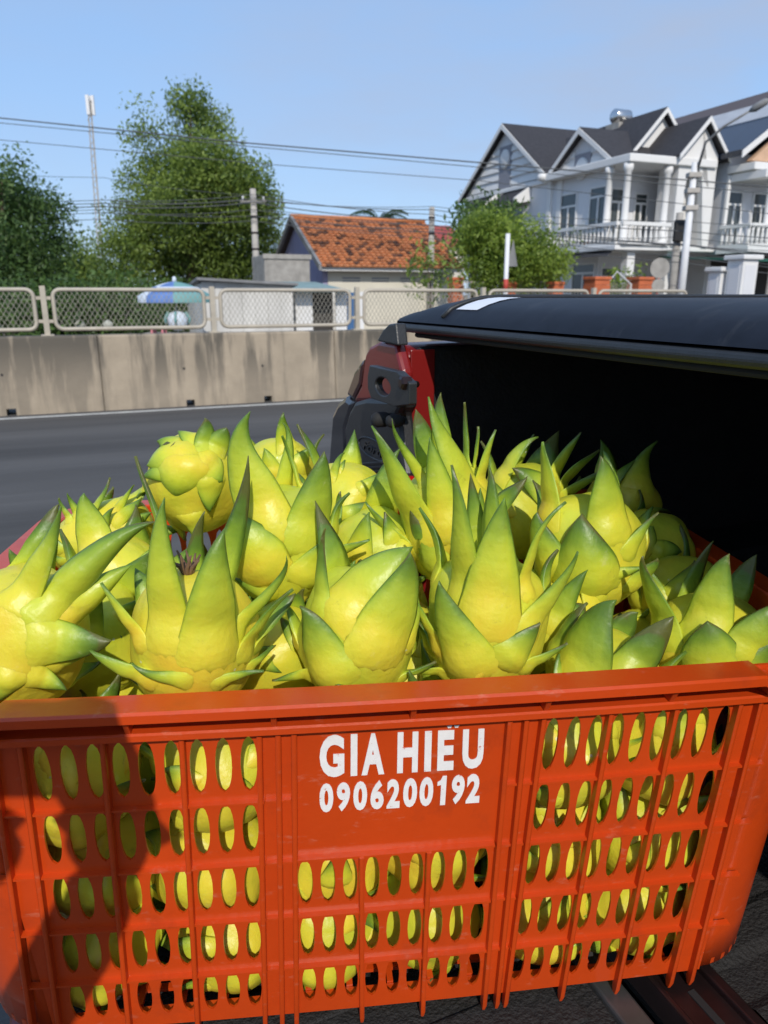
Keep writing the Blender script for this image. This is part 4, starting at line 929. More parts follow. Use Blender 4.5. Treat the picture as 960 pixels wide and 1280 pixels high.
def tree(name, base, lobes, n, leaf, m, label, cat='tree', group=None, trunk=.2, seed=0, droop=0., limbs=7, fill_=.55, squash=1):
    base = Vector(base); root = empty(name, base, 0, label, cat, group)
    lb = [(x - base.x, y - base.y, z - base.z, r_) for x, y, z, r_ in lobes]
    o = link('crown', crown_mesh('crown', lb, n, leaf, m, seed, droop, fill_, squash), root); o['kind'] = 'stuff'
    top = max(lb, key=lambda q: q[2]); rg = random.Random(seed); t = MB()
    fork = Vector((0, 0, min(q[2] - q[3] * .4 for q in lb)))
    if fork.z < .5: fork.z = .5
    mid = fork.lerp(Vector(top[:3]), .5)
    t.tube([(0, 0, -.1), fork * .5 + Vector((trunk * .4, 0, 0)), fork, mid, Vector(top[:3])], [trunk * 1.25, trunk, trunk * .85, trunk * .45, trunk * .12], 8)
    for q in sorted(lb, key=lambda q: -q[3])[:limbs]:
        e = Vector(q[:3]); s0 = fork.lerp(mid, rg.random() * .6); t.tube([s0, s0.lerp(e, .5) + Vector((0, 0, .12 * (e - s0).length)), e], [trunk * .5, trunk * .3, trunk * .08], 6)
    t.build('trunk', M['bark'], root, True); return root
def lobes_px(items, Y, dep=1.0, seed=3):     # photo outline of a crown -> balls at a real distance, scattered in depth
    rg = random.Random(seed); out = []
    for px, py, rp in items:
        yy = Y + rg.uniform(-1, 1) * dep; p = P(px, py, yy); out.append((p.x, p.y, p.z, rp / FPX * yy))
    return out
def ground_at(px, Y, z=0.0): p = P(px, 368, Y); return (p.x, Y, z)
tree('tall_leafy_tree', ground_at(240, 37), lobes_px([(181, 138, 11), (184, 168, 16), (238, 126, 13), (248, 152, 22), (214, 212, 30), (255, 200, 36), (290, 215, 28), (190, 235, 32), (235, 245, 50), (295, 250, 42), (318, 265, 26), (165, 282, 27), (215, 290, 50), (280, 300, 50), (320, 300, 26), (150, 325, 32), (200, 340, 42), (260, 345, 46), (310, 340, 30), (322, 238, 14)], 37, 2.4), 80000, .155, M['leaf_mid'],
     'tallest dense green tree with two tops, standing left of the orange tiled roof', seed=11, trunk=.28, droop=.25, fill_=.6)
tree('feathery_tree', ground_at(5, 30), lobes_px([(2, 225, 18), (10, 255, 28), (50, 262, 18), (-15, 270, 34), (25, 290, 34), (66, 285, 16), (5, 320, 38), (55, 318, 26), (-20, 345, 40), (35, 350, 34), (-40, 300, 40), (78, 250, 9), (70, 305, 14)], 30, 1.8), 26000, .16, M['leaf_dark'],
     'dark feathery tree at the left edge behind the mesh fence', seed=12, trunk=.2, droop=-.3, fill_=.6)
tree('bushy_tree', ground_at(95, 45), lobes_px([(95, 322, 16), (112, 335, 20), (85, 345, 24), (125, 352, 24), (100, 362, 26), (60, 360, 24)], 45, 1.2), 9000, .2, M['leaf_mid'],
     'low pale bushy tree in the gap between the two big trees on the left', seed=13, trunk=.12)
tree('lime_tree', ground_at(630, 27), lobes_px([(606, 280, 13), (590, 298, 16), (628, 296, 18), (598, 320, 18), (620, 316, 26), (648, 308, 26), (675, 318, 24), (688, 332, 14), (604, 344, 18), (640, 340, 28), (672, 345, 20)], 27, 1.0), 24000, .115, M['leaf_lime'],
     'bright lime green tree in front of the white gabled house', seed=14, trunk=.12, fill_=.4)
tree('dark_shrub', ground_at(590, 30), lobes_px([(604, 270, 10), (616, 274, 11), (598, 288, 14)], 30, .5), 2200, .2, M['leaf_dark'],
     'dark green treetop rising behind the lime green tree', seed=15, trunk=.1)
for j, (px, py, rp, Y, lab) in enumerate(((150, 375, 26, 24, 'dark undergrowth bush behind the fence left of the parasol'), (100, 385, 26, 23.5, 'dark bush behind the long fence panel on the left'), (40, 385, 30, 23, 'dark bush behind the leftmost fence panel'), (215, 380, 24, 27.5, 'dark bush in the shade behind the parasol'), (-30, 380, 34, 23, 'dark bush left of the photo edge'))):
    tree('undergrowth_bush', ground_at(px, Y), lobes_px([(px, py, rp), (px - 22, py + 8, rp * .8), (px + 20, py + 10, rp * .8), (px - 8, py + 26, rp), (px + 14, py + 28, rp)], Y, .4, j), 3200, .16, M['leaf_dark'], lab, 'bush', 'bushes behind the barrier', .05, 20 + j)
tree('thin_shrub', ground_at(538, 24), lobes_px([(532, 318, 7), (545, 326, 8), (536, 340, 8), (540, 355, 9)], 24, .2), 500, .14, M['leaf_mid'], 'thin straggly shrub around the foot of the grey concrete pole', 'shrub', seed=30, trunk=.03, limbs=3)
tree('garden_shrub', ground_at(783, 30), lobes_px([(783, 350, 7), (778, 358, 8), (788, 360, 7)], 30, .2), 500, .14, M['leaf_lime'], 'small green shrub behind the grey diamond gate panel', 'shrub', seed=31, trunk=.03, limbs=3)
# palm far behind
pc = P(474, 276, 60); palm = empty('palm_tree', (pc.x, 60, 0), 0, 'palm crown showing above the orange tiled roof', 'palm')
t = MB(); t.tube([(0, 0, 0), (.1, 0, pc.z * .5), (0, 0, pc.z)], [.22, .17, .14], 8); t.build('trunk', M['bark'], palm, True)
def frond(q, L, lift):
    m = MB(); pts = [Vector((math.cos(q) * L * s, math.sin(q) * L * s, pc.z + lift * L * s - .75 * L * s * s)) for s in np.linspace(0, 1, 9)]
    m.tube(pts, [.035] * 8 + [.01], 4); sd = Vector((-math.sin(q), math.cos(q), 0))
    for i in range(1, 9):
        for sg in (-1, 1):
            for f_ in (0, .5):
                c_ = pts[i].lerp(pts[i - 1], f_); e = c_ + sd * sg * .55 * L / 2.4 * (1.1 - .08 * i) + Vector((math.cos(q) * .2, math.sin(q) * .2, -.28)); m.poly([c_, c_ + Vector((math.cos(q) * .12, math.sin(q) * .12, 0)), e])
    o = m.build('frond', M['leaf_dark'], palm); return o
for i in range(13): frond(i * 2.4, 2.0 + .5 * random.random(), .35 + .7 * random.random())

# --- helper: box part in a house's own frame
def part(nm, m, root, *boxes, bevel=0):
    b_ = MB()
    for bx in boxes: b_.box(*bx)
    return b_.build(nm, m, root, bevel=bevel)
def window(root, c, w_, h_, ax, transom=True, depth=.06, sill=True):
    """framed two-leaf window; ax 'x' = in a wall facing -x, 'y' = in a wall facing -y; c = sill centre on the wall face"""
    cx, cy, cz = c
    def bx(u0, u1, v0, v1, d0, d1): return (((cx - d1, cy + u0, cz + v0), (cx - d0, cy + u1, cz + v1)) if ax == 'x' else ((cx + u0, cy - d1, cz + v0), (cx + u1, cy - d0, cz + v1)))
    hw_ = w_ / 2; fr_ = MB(); f_ = .09
    for q in ((-hw_, -hw_ + f_, 0, h_), (hw_ - f_, hw_, 0, h_), (-hw_ + f_, hw_ - f_, 0, f_), (-hw_ + f_, hw_ - f_, h_ - f_, h_), (-.05, .05, f_, h_ * .74 if transom else h_ - f_)): fr_.box(*bx(*q, .0, depth))
    if transom: fr_.box(*bx(-hw_ + f_, hw_ - f_, h_ * .74, h_ * .74 + f_, 0, depth))
    if sill: fr_.box(*bx(-hw_ - .08, hw_ + .08, -.08, -.002, 0, depth + .06))
    o = fr_.build('window', M['hwhite'], root)
    for q in ([(-hw_ + f_, -.05, f_, h_ * .74), (.05, hw_ - f_, f_, h_ * .74)] if transom else [(-hw_ + f_, -.05, f_, h_ - f_), (.05, hw_ - f_, f_, h_ - f_)]) + ([(-hw_ + f_, hw_ - f_, h_ * .74 + f_, h_ - f_)] if transom else []):
        part('pane', M['win'], o, bx(*q, .004, .02))
    return o
# --- white gabled house
HX, HY = 22.6, 27.5
house = empty('gabled_house', r2w(HX, HY), TH, 'white two-storey house with dark gabled roofs and a balcony, behind the lime green tree', 'house')
def HF(px, py): p = RX(px, py, HX); return p.y - HY, p.z          # on the long facade: along, height
def HB(px, py, dy=0): p = RY(px, py, HY + dy); return p.x - HX, p.z
yA, _ = HF(582, 248); y1, _ = HF(692, 210); y2, _ = HF(772, 190); yPk1, zP1 = HF(640, 156); yPk2, zP2 = HF(730, 164); _, zE = HF(692, 222); _, zE1 = HF(586, 248)
_, zSl = HF(712, 297); zSl = 3.55; BD = 1.8; WD = 9.0; zE = 6.75
part('upper_wall', M['hgrey'], house, ((0, BD, 3.5), (WD, yA, zE)))
part('ground_wall', M['hgrey'], house, ((.35, BD + .6, 0), (WD, yA, 3.3)))
part('floor_slab', M['hwhite'], house, ((-.75, -.1, 3.3), (WD, y1 + .1, 3.5)), bevel=.03)
part('eave_slab', M['hwhite'], house, ((-.55, -.35, zE), (4.2, y1 + .2, zE + .32)), ((-.15, y1 + .2, zE), (WD, yA + .1, zE + .22)), bevel=.04)
part('downpipe', M['hwhite'], house, ((-.12, y1 - .05, 3.5), (-.003, y1 + .25, zE)))
part('pilaster', M['hwhite'], house, ((-.1, y1 - .9, 3.5), (-.003, y1 - .55, zE)), bevel=.02)
MB().lathe([(.05, -.2), (.26, -.12), (.30, 0), (.26, .14), (.05, .2)], (-.5, y1 + .1, zE + .2), 14).build('roof_ornament', M['hwhite'], house, True)
def gable(nm, ya, yb, yp, zb, zp, xf, xb, sid=True, ov=.35):
    """gable wall in the facade x = xf plus its pitched roof running back to xb; siding boards and a round vent"""
    g_ = MB(); g_.prism([(xf, ya, zb), (xf, yb, zb), (xf, yp, zp - .12)], (.2, 0, 0)); gw = g_.build('gable_wall', M['hgrey'], house, fix=True)
    for y_e, sg in ((ya, -1), (yb, 1)):
        r_ = MB(); dz = (zp - zb) / abs(yp - y_e); ye = y_e + sg * ov; ze = zb - ov * dz
        r_.prism([(xf - .35, ye, ze), (xf - .35, yp, zp), (xf - .35, yp, zp + .14), (xf - .35, ye, ze + .14)], (xb - xf + .35, 0, 0)); r_.build('roof', M['roof_dark'], house, fix=True)
        f_ = MB(); f_.prism([(xf - .40, ye, ze - .12), (xf - .40, yp, zp - .15), (xf - .40, yp, zp + .10), (xf - .40, ye, ze + .08)], (.048, 0, 0)); f_.build('barge_board', M['hwhite'], house, fix=True)
    if sid:
        n_ = int((zp - zb) / .42)
        for i in range(n_):
            z_ = zb + .1 + i * .42; k_ = (z_ + .3 - zb) / (zp - zb)
            a_, c_ = ya + (yp - ya) * k_ + (.12 if yp > ya else -.12), yb + (yp - yb) * k_ - (.12 if yb > yp else -.12)
            lo_, hi_ = min(a_, c_), max(a_, c_)
            for u0, u1 in ((lo_, min(yp - .62, hi_)), (max(yp + .62, lo_), hi_)):
                if u1 - u0 > .15: MB().prism([(xf - .002, u0, z_), (xf - .09, u0, z_), (xf - .04, u0, z_ + .26), (xf - .002, u0, z_ + .30)], (0, u1 - u0, 0)).build('siding_board', M['hwhite'], gw, fix=True)
    part('vent_panel', M['hdark'], gw, ((xf - .07, yp - .6, zb), (xf - .003, yp + .6, zp - .95)))
    MB().lathe([(.02, -.06), (.42, -.06), (.48, -.02), (.48, .05)], (xf - .09, yp, zp - 1.6), 20, ax='x').build('round_vent', M['hwhite'], gw, True)
gable('g', y1, yA, (y1 + yA) / 2, zE + .22, zP1, 0, 7.5)
gable('g', y2, y1 - .15, (y1 + y2) / 2, zE + .33, zP2, 0.003, 4.8)
for px, zs, w_, h_ in ((711, 3.55, 1.35, 2.55), (748, 4.2, 1.35, 1.95)):
    yy, _ = HF(px, 262); window(house, (0, yy, zs), w_, h_, 'x')
for px, w_ in ((645, 1.7), (607, 1.7)):
    yy, _ = HF(px, 262); window(house, (0, yy, 3.9), w_, 2.0, 'x')
    MB().prism([(-.01, yy - 1.3, 6.55), (-.95, yy - 1.3, 6.0), (-.95, yy - 1.3, 6.12), (-.01, yy - 1.3, 6.75)], (0, 2.6, 0)).build('window_canopy', M['roof_dark'], house, fix=True)
    MB().prism([(-.01, yy - 1.42, 6.1), (-1.0, yy - 1.42, 5.9), (-1.0, yy - 1.42, 6.2), (-.01, yy - 1.42, 6.85)], (0, .115, 0)).build('canopy_cheek', M['hwhite'], house, fix=True)
yy, _ = HF(722, 340); window(house, (.35, yy, .9), 1.8, 2.0, 'x')
# front (road) side: balcony with balusters, columns, bay with arch and small gable
FX = 4.2
window(house, (.75, BD, 3.55), 1.0, 2.5, 'y'); window(house, (2.0, BD, 3.9), .8, 2.0, 'y'); window(house, (1.3, BD + .6, .8), 1.6, 1.9, 'y')
for (x_, y_) in ((-.35, -.05), (1.75, -.05), (-.35, 1.15)):
    MB().lathe([(.22, 0), (.22, .18), (.155, .24), (.145, 2.9), (.21, 2.96), (.21, 3.2)], (x_, y_, 3.52), 14).build('column', M['hwhite'], house, True)
def balus(root, a_, b_, z_):
    a_, b_ = Vector(a_), Vector(b_); L = (b_ - a_).length; d = (b_ - a_) / L; sd = Vector((-d.y, d.x, 0)) * .09
    for z0, z1_ in ((z_, z_ + .12), (z_ + .80, z_ + .95)):
        MB().prism([a_ - sd + Vector((0, 0, z0)), a_ + sd + Vector((0, 0, z0)), a_ + sd + Vector((0, 0, z1_)), a_ - sd + Vector((0, 0, z1_))], b_ - a_).build('balcony_rail', M['hwhite'], root, fix=True)
    n_ = max(2, int(L / .27))
    for i in range(n_):
        c_ = a_ + d * L * (i + .5) / n_; MB().lathe([(.045, .12), (.085, .3), (.04, .6), (.06, .8)], (c_.x, c_.y, z_), 8).build('baluster', M['hwhite'], root, True)
balus(house, (-.6, 0, 0), (-.6, y1 - .6, 0), 3.5); balus(house, (-.5, -.12, 0), (2.1, -.12, 0), 3.5)
# projecting bay with arched niche
bx0, bx1 = 2.2, FX; zg, zt = 7.3, 8.5; xm = (bx0 + bx1) / 2 + .1
arch = [(bx0 + .45, 3.5), (bx1 - .25, 3.5)] + [(xm + .62 * math.cos(q) + .0, 5.95 + .75 * math.sin(q)) for q in np.linspace(0, math.pi, 9)]
wl_ = MB(); outl = [(bx0, 3.5), (bx0, zg), (xm, zt), (bx1 + .1, zg), (bx1 + .1, 3.5)]
ar = [(xm + .66, 3.5)] + [(xm + .66 * math.cos(q), 5.9 + .8 * math.sin(q)) for q in np.linspace(0, math.pi, 11)] + [(xm - .66, 3.5)]
wl_.prism([(x_, -.2, z) for x_, z in [(bx1 + .1, 3.5), (bx1 + .1, zg), (xm, zt), (xm, 6.7)] + [q for q in ar[1:6]] + [ar[0]]], (0, .3, 0)).prism([(x_, -.2, z) for x_, z in [(bx0, 3.5), ar[-1]] + ar[7:12][::-1] + [(xm, 6.7), (xm, zt), (bx0, zg)]], (0, .3, 0))
wl_.build('arched_wall', M['hwhite'], house, fix=True)
part('niche_wall', M['hwhite'], house, ((bx0, .9, 3.5), (bx1 + .1, 1.0, 7.2))); part('bay_side_wall', M['hwhite'], house, ((bx0, .1, 3.5), (bx0 + .12, .9, 7.2)), ((bx1 - .02, .1, 3.5), (bx1 + .1, 6.0, 7.2)))
def front_gable(xa, xb_, xp, zb, zp, yf, yb, th=.12):
    for xe, sg in ((xa, -1), (xb_, 1)):
        dz = (zp - zb) / abs(xp - xe); x_ = xe + sg * .25; z_ = zb - .25 * dz
        MB().prism([(x_, yf - .3, z_), (xp, yf - .3, zp), (xp, yf - .3, zp + th), (x_, yf - .3, z_ + th)], (0, yb - yf + .3, 0)).build('roof', M['roof_dark'], house, fix=True)
        MB().prism([(x_, yf - .36, z_ - .1), (xp, yf - .36, zp - .12), (xp, yf - .36, zp + th - .03), (x_, yf - .36, z_ + th - .03)], (0, .055, 0)).build('barge_board', M['hwhite'], house, fix=True)
front_gable(bx0 - .1, bx1 + .25, xm, zg, zt + .1, -.25, 4.0)
# taller gable set back behind it
MB().prism([(.9, 2.2, zE + .3), (5.2, 2.2, zE + .3), (3.05, 2.2, 9.3)], (0, .2, 0)).build('gable_wall', M['hwhite'], house, fix=True)
front_gable(.9, 5.2, 3.05, zE + .3, 9.4, 2.15, 10.0)
tk = MB(); tk.lathe([(.02, -.5), (.28, -.47), (.34, -.4), (.34, .4), (.28, .47), (.02, .5)], (3.2, 5.2, 9.75), 18, ax='x')
to_ = tk.build('water_tank', M['steel_tank'], None, True); to_.location = r2w(HX, HY); to_.rotation_euler = (0, 0, TH); tag(to_, 'shiny steel water tank lying on the dark roof of the white house', 'water tank')
part('tank_stand', M['con_grey'], house, ((2.7, 4.7, 8.9), (3.7, 5.7, 9.42)))
MB().prism([(-.9, .2, 3.05), (-.9, 3.6, 3.05), (-.1, 3.4, 3.6), (-.1, .4, 3.6)], (.1, 0, .05)).build('porch_roof', M['roof_dark'], house, fix=True)
part('porch_column', M['hwhite'], house, ((.2, .2, 0), (.6, .6, 3.3)), ((2.4, .2, 0), (2.8, .6, 3.3)))
for px, py in ((683, 291), (689, 290), (741, 272)):
    yy, zz = HF(px, py); pt_ = empty('potted_plant', r2w(HX - .3, HY + yy, 3.5), TH, 'small potted plant on the balcony %s' % {683: 'at its far end, left of the drainpipe', 689: 'beside the drainpipe', 741: 'between the two balcony windows'}[px], 'plant', 'plants on the balcony')
    MB().lathe([(.10, 0), (.15, .3), (.12, .3)], n=10).build('pot', M['terra'], pt_, True); q = link('foliage', crown_mesh('foliage', [(0, 0, .55, .28)], 160, .12, M['leaf_mid'], int(px)), pt_); q['kind'] = 'stuff'
# --- second house, with blue roof
X2, Y2 = 27.5, 27.2
h2 = empty('blue_roofed_house', r2w(X2, Y2), TH, 'white and peach house with dark blue roof panels at the right edge of the photo', 'house')
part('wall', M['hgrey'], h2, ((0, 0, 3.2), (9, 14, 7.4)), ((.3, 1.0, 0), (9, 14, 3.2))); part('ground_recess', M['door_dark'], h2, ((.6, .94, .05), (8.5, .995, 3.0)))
# roof slope facing -x: blue panels low, pale band, brown top
def slope(t0, t1, lift, m, nm):
    a_, b_ = Vector((-.5, 0, 7.25)), Vector((4.3, 0, 10.6)); p0, p1 = a_.lerp(b_, t0), a_.lerp(b_, t1); up_ = Vector((-.5, 0, .72)) * lift
    MB().prism([p0 + Vector((0, -1.2, 0)) + up_, p1 + Vector((0, -1.2, 0)) + up_, p1 + Vector((0, -1.2, -.15)), p0 + Vector((0, -1.2, -.15))], (0, 15, 0)).build(nm, m, h2, fix=True)
slope(0, .48, .12, M['roof_blue'], 'blue_roof'); slope(.482, .78, .16, M['roof_pale'], 'pale_roof'); slope(.782, 1, .14, M['roof_brown'], 'brown_roof')
MB().prism([(4.32, -1.2, 10.6), (9.2, -1.2, 7.2), (9.2, -1.2, 7.05), (4.32, -1.2, 10.45)], (0, 15, 0)).build('roof', M['roof_brown'], h2, fix=True)
for i in range(8): MB().box((0, 0, 0), (.02, .03, .02)).build('panel_seam', M['roof_pale'], h2).scale = (.01, 1, 1)
MB().prism([(.3, -.9, 7.0), (8.6, -.9, 7.0), (4.3, -.9, 10.1)], (0, .3, 0)).build('gable_wall', M['peach'], h2, fix=True)
MB().prism([(-.6, -1.26, 7.0), (4.3, -1.26, 10.42), (4.3, -1.26, 10.7), (-.6, -1.26, 7.28)], (0, .055, 0)).build('barge_board', M['hwhite'], h2, fix=True)
MB().prism([(1.6, -1.6, 7.15), (4.6, -1.6, 9.0), (4.6, -1.6, 9.12), (1.6, -1.6, 7.27)], (0, .7, 0)).build('porch_gable_roof', M['roof_blue'], h2, fix=True)
part('lintel_beam', M['hwhite'], h2, ((-.1, -1.5, 6.55), (6, -.002, 6.85)), bevel=.03)
for i in range(9): part('pergola_slat', M['hwhite'], h2, ((.05 + .3 * i, -2.0, 6.2), (.17 + .3 * i, -.05, 6.5)))
part('balcony_slab', M['hwhite'], h2, ((-.2, -1.8, 3.2), (6, -.002, 3.45)))
balus(h2, (-.1, -.05, 0), (-.1, -1.75, 0), 3.45); balus(h2, (-.1, -1.72, 0), (5.5, -1.72, 0), 3.45)
for x_ in (1.0, 3.4): MB().lathe([(.22, 0), (.22, .2), (.15, .26), (.145, 2.9), (.22, 3.0), (.22, 3.1)], (x_, -1.5, 3.45), 14).build('column', M['hwhite'], h2, True)
window(h2, (.55, 0, 3.5), .95, 2.4, 'y'); window(h2, (2.2, 0, 3.5), 1.2, 2.4, 'y'); part('pilaster', M['hwhite'], h2, ((-.06, -.16, 3.45), (.1, -.003, 6.5)), bevel=.02)
aw = MB(); aw.prism([(-2.6, -3.4, 2.75), (-2.6, .9, 3.05), (-2.6, .9, 3.12), (-2.6, -3.4, 2.85)], (8, 0, 0)); o = aw.build('green_awning', M['green_sheet'], None, fix=True)
o.location = r2w(X2, Y2); o.rotation_euler = (0, 0, TH); tag(o, 'dark green sheet awning at first floor height in front of the blue-roofed house', 'awning')
part('awning_post', M['pole'], h2, ((-.4, -3.3, 0), (-.3, -3.2, 2.7)))
# --- orange tiled house
tc = P(405, 337, 30); tr_ = w2r(tc); TX, TY = tr_.x, tr_.y
th_ = empty('tiled_roof_house', r2w(TX, TY), TH, 'low cream house with a patchy orange tiled roof and a lilac gable wall', 'house')
DEP, LEN, ZE_, ZR_ = 7.6, 5.8, 2.45, 4.55
part('front_wall', M['cream'], th_, ((.3, .45, 0), (LEN, .6, ZE_ - .02))); part('fascia', M['hwhite'], th_, ((-.1, -.05, ZE_ - .12), (LEN + .2, .06, ZE_ + .03)))
MB().prism([(.1, .5, 0), (.1, DEP, 0), (.1, DEP, ZE_), (.1, DEP / 2, ZR_ - .05), (.1, .5, ZE_)], (.2, 0, 0)).build('gable_wall', M['purple'], th_, fix=True)
part('back_wall', M['cream'], th_, ((.3, DEP - .2, 0), (LEN, DEP, ZE_)), ((LEN - .2, .6, 0), (LEN, DEP - .2, ZE_)))
for j in range(4): 
    for i in range(2): part('wall_vent', M['hdark'], th_, ((.9 + j * 1.25, .44, 2.05 - .12 * i), (1.65 + j * 1.25, .4485, 2.10 - .12 * i)))
def tile_mat():
    m = mat('roof_tile', (.50, .185, .07), .85, nscale=9, namt=.25); n, l = m.node_tree.nodes, m.node_tree.links; b = n['Principled BSDF']; src = b.inputs['Base Color'].links[0].from_socket
    at = n.new('ShaderNodeAttribute'); at.attribute_name = 'age'; mx = n.new('ShaderNodeMix'); mx.data_type = 'RGBA'; mx.inputs['B'].default_value = (.07, .035, .025, 1)
    l.new(at.outputs['Fac'], mx.inputs['Factor']); l.new(src, mx.inputs['A']); l.new(mx.outputs['Result'], b.inputs['Base Color']); return m
M['tile'] = tile_mat()
def tiles(y_e, y_r, nm):
    V, F, A = [], [], []; a_, b_ = Vector((0, y_e, ZE_ + .02)), Vector((0, y_r, ZR_)); n_r, n_c = 18, 26; d = b_ - a_; nrm = Vector((1, 0, 0)).cross(d).normalized(); nrm = nrm if nrm.z > 0 else -nrm; rg = random.Random(4)
    age = {}
    for i in range(n_r):
        for j in range(n_c):
            n0 = .5 + .5 * math.sin(i * 1.3 + j * .55) * math.sin(j * .9 - i * .35 + 1); dk = 1 if rg.random() < .12 + .16 * n0 else 0
            p0 = a_ + d * (i / n_r) - d.normalized() * .03; p1 = a_ + d * ((i + 1) / n_r); x0 = -.2 + j * (LEN + .4) / n_c; x1 = x0 + (LEN + .4) / n_c * .96; k_ = len(V); jit = rg.uniform(0, .02)
            for p_, hgt in ((p0, .085 + jit), (p1, .03)):
                for s_ in (0, .25, .5, .75, 1):
                    V.append(tuple(p_ + Vector((x0 + (x1 - x0) * s_, 0, 0)) + nrm * (hgt - (.035 * math.sin(s_ * math.pi)))))
            for s_ in (0, 1): 
                V.append(tuple(p0 + Vector((x0 if s_ == 0 else x1, 0, 0)) + nrm * .01))
            for q in range(4): F.append((k_ + q, k_ + q + 1, k_ + 6 + q, k_ + 5 + q))
            F.append((k_ + 10, k_ + 11, k_ + 4, k_ + 3, k_ + 2, k_ + 1, k_)); A += [.78 * dk + rg.random() * .2] * 12
    me = bpy.data.meshes.new(nm); me.from_pydata(V, [], F); at = me.attributes.new('age', 'FLOAT', 'POINT'); at.data.foreach_set('value', np.array(A, dtype=np.float32)); me.materials.append(M['tile']); me.update()
    o = link(nm, me, th_); o['kind'] = 'stuff'
    MB().prism([a_ + Vector((-.2, 0, 0)), b_ + Vector((-.2, 0, 0)), b_ + Vector((-.2, 0, .01)), a_ + Vector((-.2, 0, .01))], (LEN + .4, 0, 0)).build('roof_deck', M['roof_brown'], th_, fix=True)
tiles(-.15, DEP / 2, 'roof_tiles'); tiles(DEP + .15, DEP / 2, 'roof_tiles')
MB().tube([(-.22, DEP / 2, ZR_ + .06), (LEN + .22, DEP / 2, ZR_ + .06)], .1, 8).build('ridge_cap', M['tile'], th_, True)
for y_e in (-.2, DEP + .2): MB().prism([(-.26, y_e, ZE_ - .12), (-.26, DEP / 2, ZR_ - .12), (-.26, DEP / 2, ZR_ + .12), (-.26, y_e, ZE_ + .1)], (.12, 0, 0)).build('verge_board', M['grey_sheet'], th_, fix=True)
# --- concrete water tank, white shed and lean-to
def rbox(name, px0, px1, py_top, py_bot, yp, depth, m, label, cat, group=None):
    a_, b_ = RY(px0, py_top, yp), RY(px1, py_bot, yp); root = empty(name, r2w(a_.x, yp), TH, label, cat, group); return root, b_.x - a_.x, a_.z, b_.z
root, w_, zt_, zb_ = rbox('concrete_tank', 330, 388, 318, 352, 27.2, 2, None, 'grey weathered concrete water tank between the white shed and the lilac gable', 'water tank')
part('tank_wall', M['con_grey'], root, ((0, 0, 0), (w_, .12, zt_)), ((0, 1.9, 0), (w_, 2.0, zt_)), ((0, .12, 0), (.12, 1.9, zt_)), ((w_ - .12, .12, 0), (w_, 1.9, zt_)), bevel=.03); part('tank_rim', M['con_grey'], root, ((-.05, -.05, zt_ - .14), (w_ + .05, -.003, zt_ + .02)))
root, w_, zt_, zb_ = rbox('white_shed', 251, 368, 350, 420, 22.4, 3, None, 'dirty white sheet-walled shed with a thin grey roof behind the mesh fence', 'shed')
nS = 7
for i in range(nS): part('wall_sheet', M['dirtywhite'], root, ((w_ * i / nS, 0 if i % 2 else .012, 0), (w_ * (i + 1) / nS - .008, .03, zt_ - .05 - .012 * i)))
part('side_wall', M['dirtywhite'], root, ((0, .04, 0), (.03, 3, zt_ - .1)), ((w_ - .03, .04, 0), (w_, 3, zt_ - .2)))
MB().prism([(-.15, -.25, zt_ + .0), (w_ + .1, -.25, zt_ - .14), (w_ + .1, -.25, zt_ - .07), (-.15, -.25, zt_ + .07)], (0, 3.4, -.3)).build('roof', M['grey_sheet'], root, fix=True)
root, w_, zt_, zb_ = rbox('lean_to_stall', 369, 455, 362, 420, 22.8, 3, None, 'pale lean-to with a teal sheet roof, dark doorway and blue post right of the shed', 'stall')
part('wall', M['hwhite'], root, ((0, 0, 0), (w_ * .24, .06, zt_ - .06)), ((w_ * .58, 0, 0), (w_ * .74, .06, zt_ - .06)), ((w_ * .86, 0, 0), (w_, .06, zt_ - .06))); part('doorway', M['door_dark'], root, ((w_ * .24, .3, 0), (w_ * .58, .36, zt_ - .06)))
part('post', M['blue_paint'], root, ((w_ * .75, .0, 0), (w_ * .85, .05, zt_ - .08))); part('back_wall', M['dirtywhite'], root, ((0, 2.9, 0), (w_, 3, zt_)))
MB().prism([(-.1, -.5, zt_ - .08), (w_ * .72, -.5, zt_ - .08), (w_ * .72, -.5, zt_ - .02), (-.1, -.5, zt_ - .02)], (0, 3.6, .3)).build('roof', M['teal_sheet'], root, fix=True)
root, w_, zt_, zb_ = rbox('red_roof_house', 505, 580, 300, 330, 52, 6, None, 'far house with a dull red roof beyond the lime green tree', 'house')
part('wall', M['cream'], root, ((0, 0, 0), (w_, 6, zt_ - .3)))
for sg in (0, 1): MB().prism([(-.3, -.3 if sg == 0 else 6.3, zt_ - .4), (-.3, 3, zt_ + 1.2), (-.3, 3, zt_ + 1.35), (-.3, -.3 if sg == 0 else 6.3, zt_ - .25)], (w_ + .6, 0, 0)).build('roof', M['red_roof'], root, fix=True)
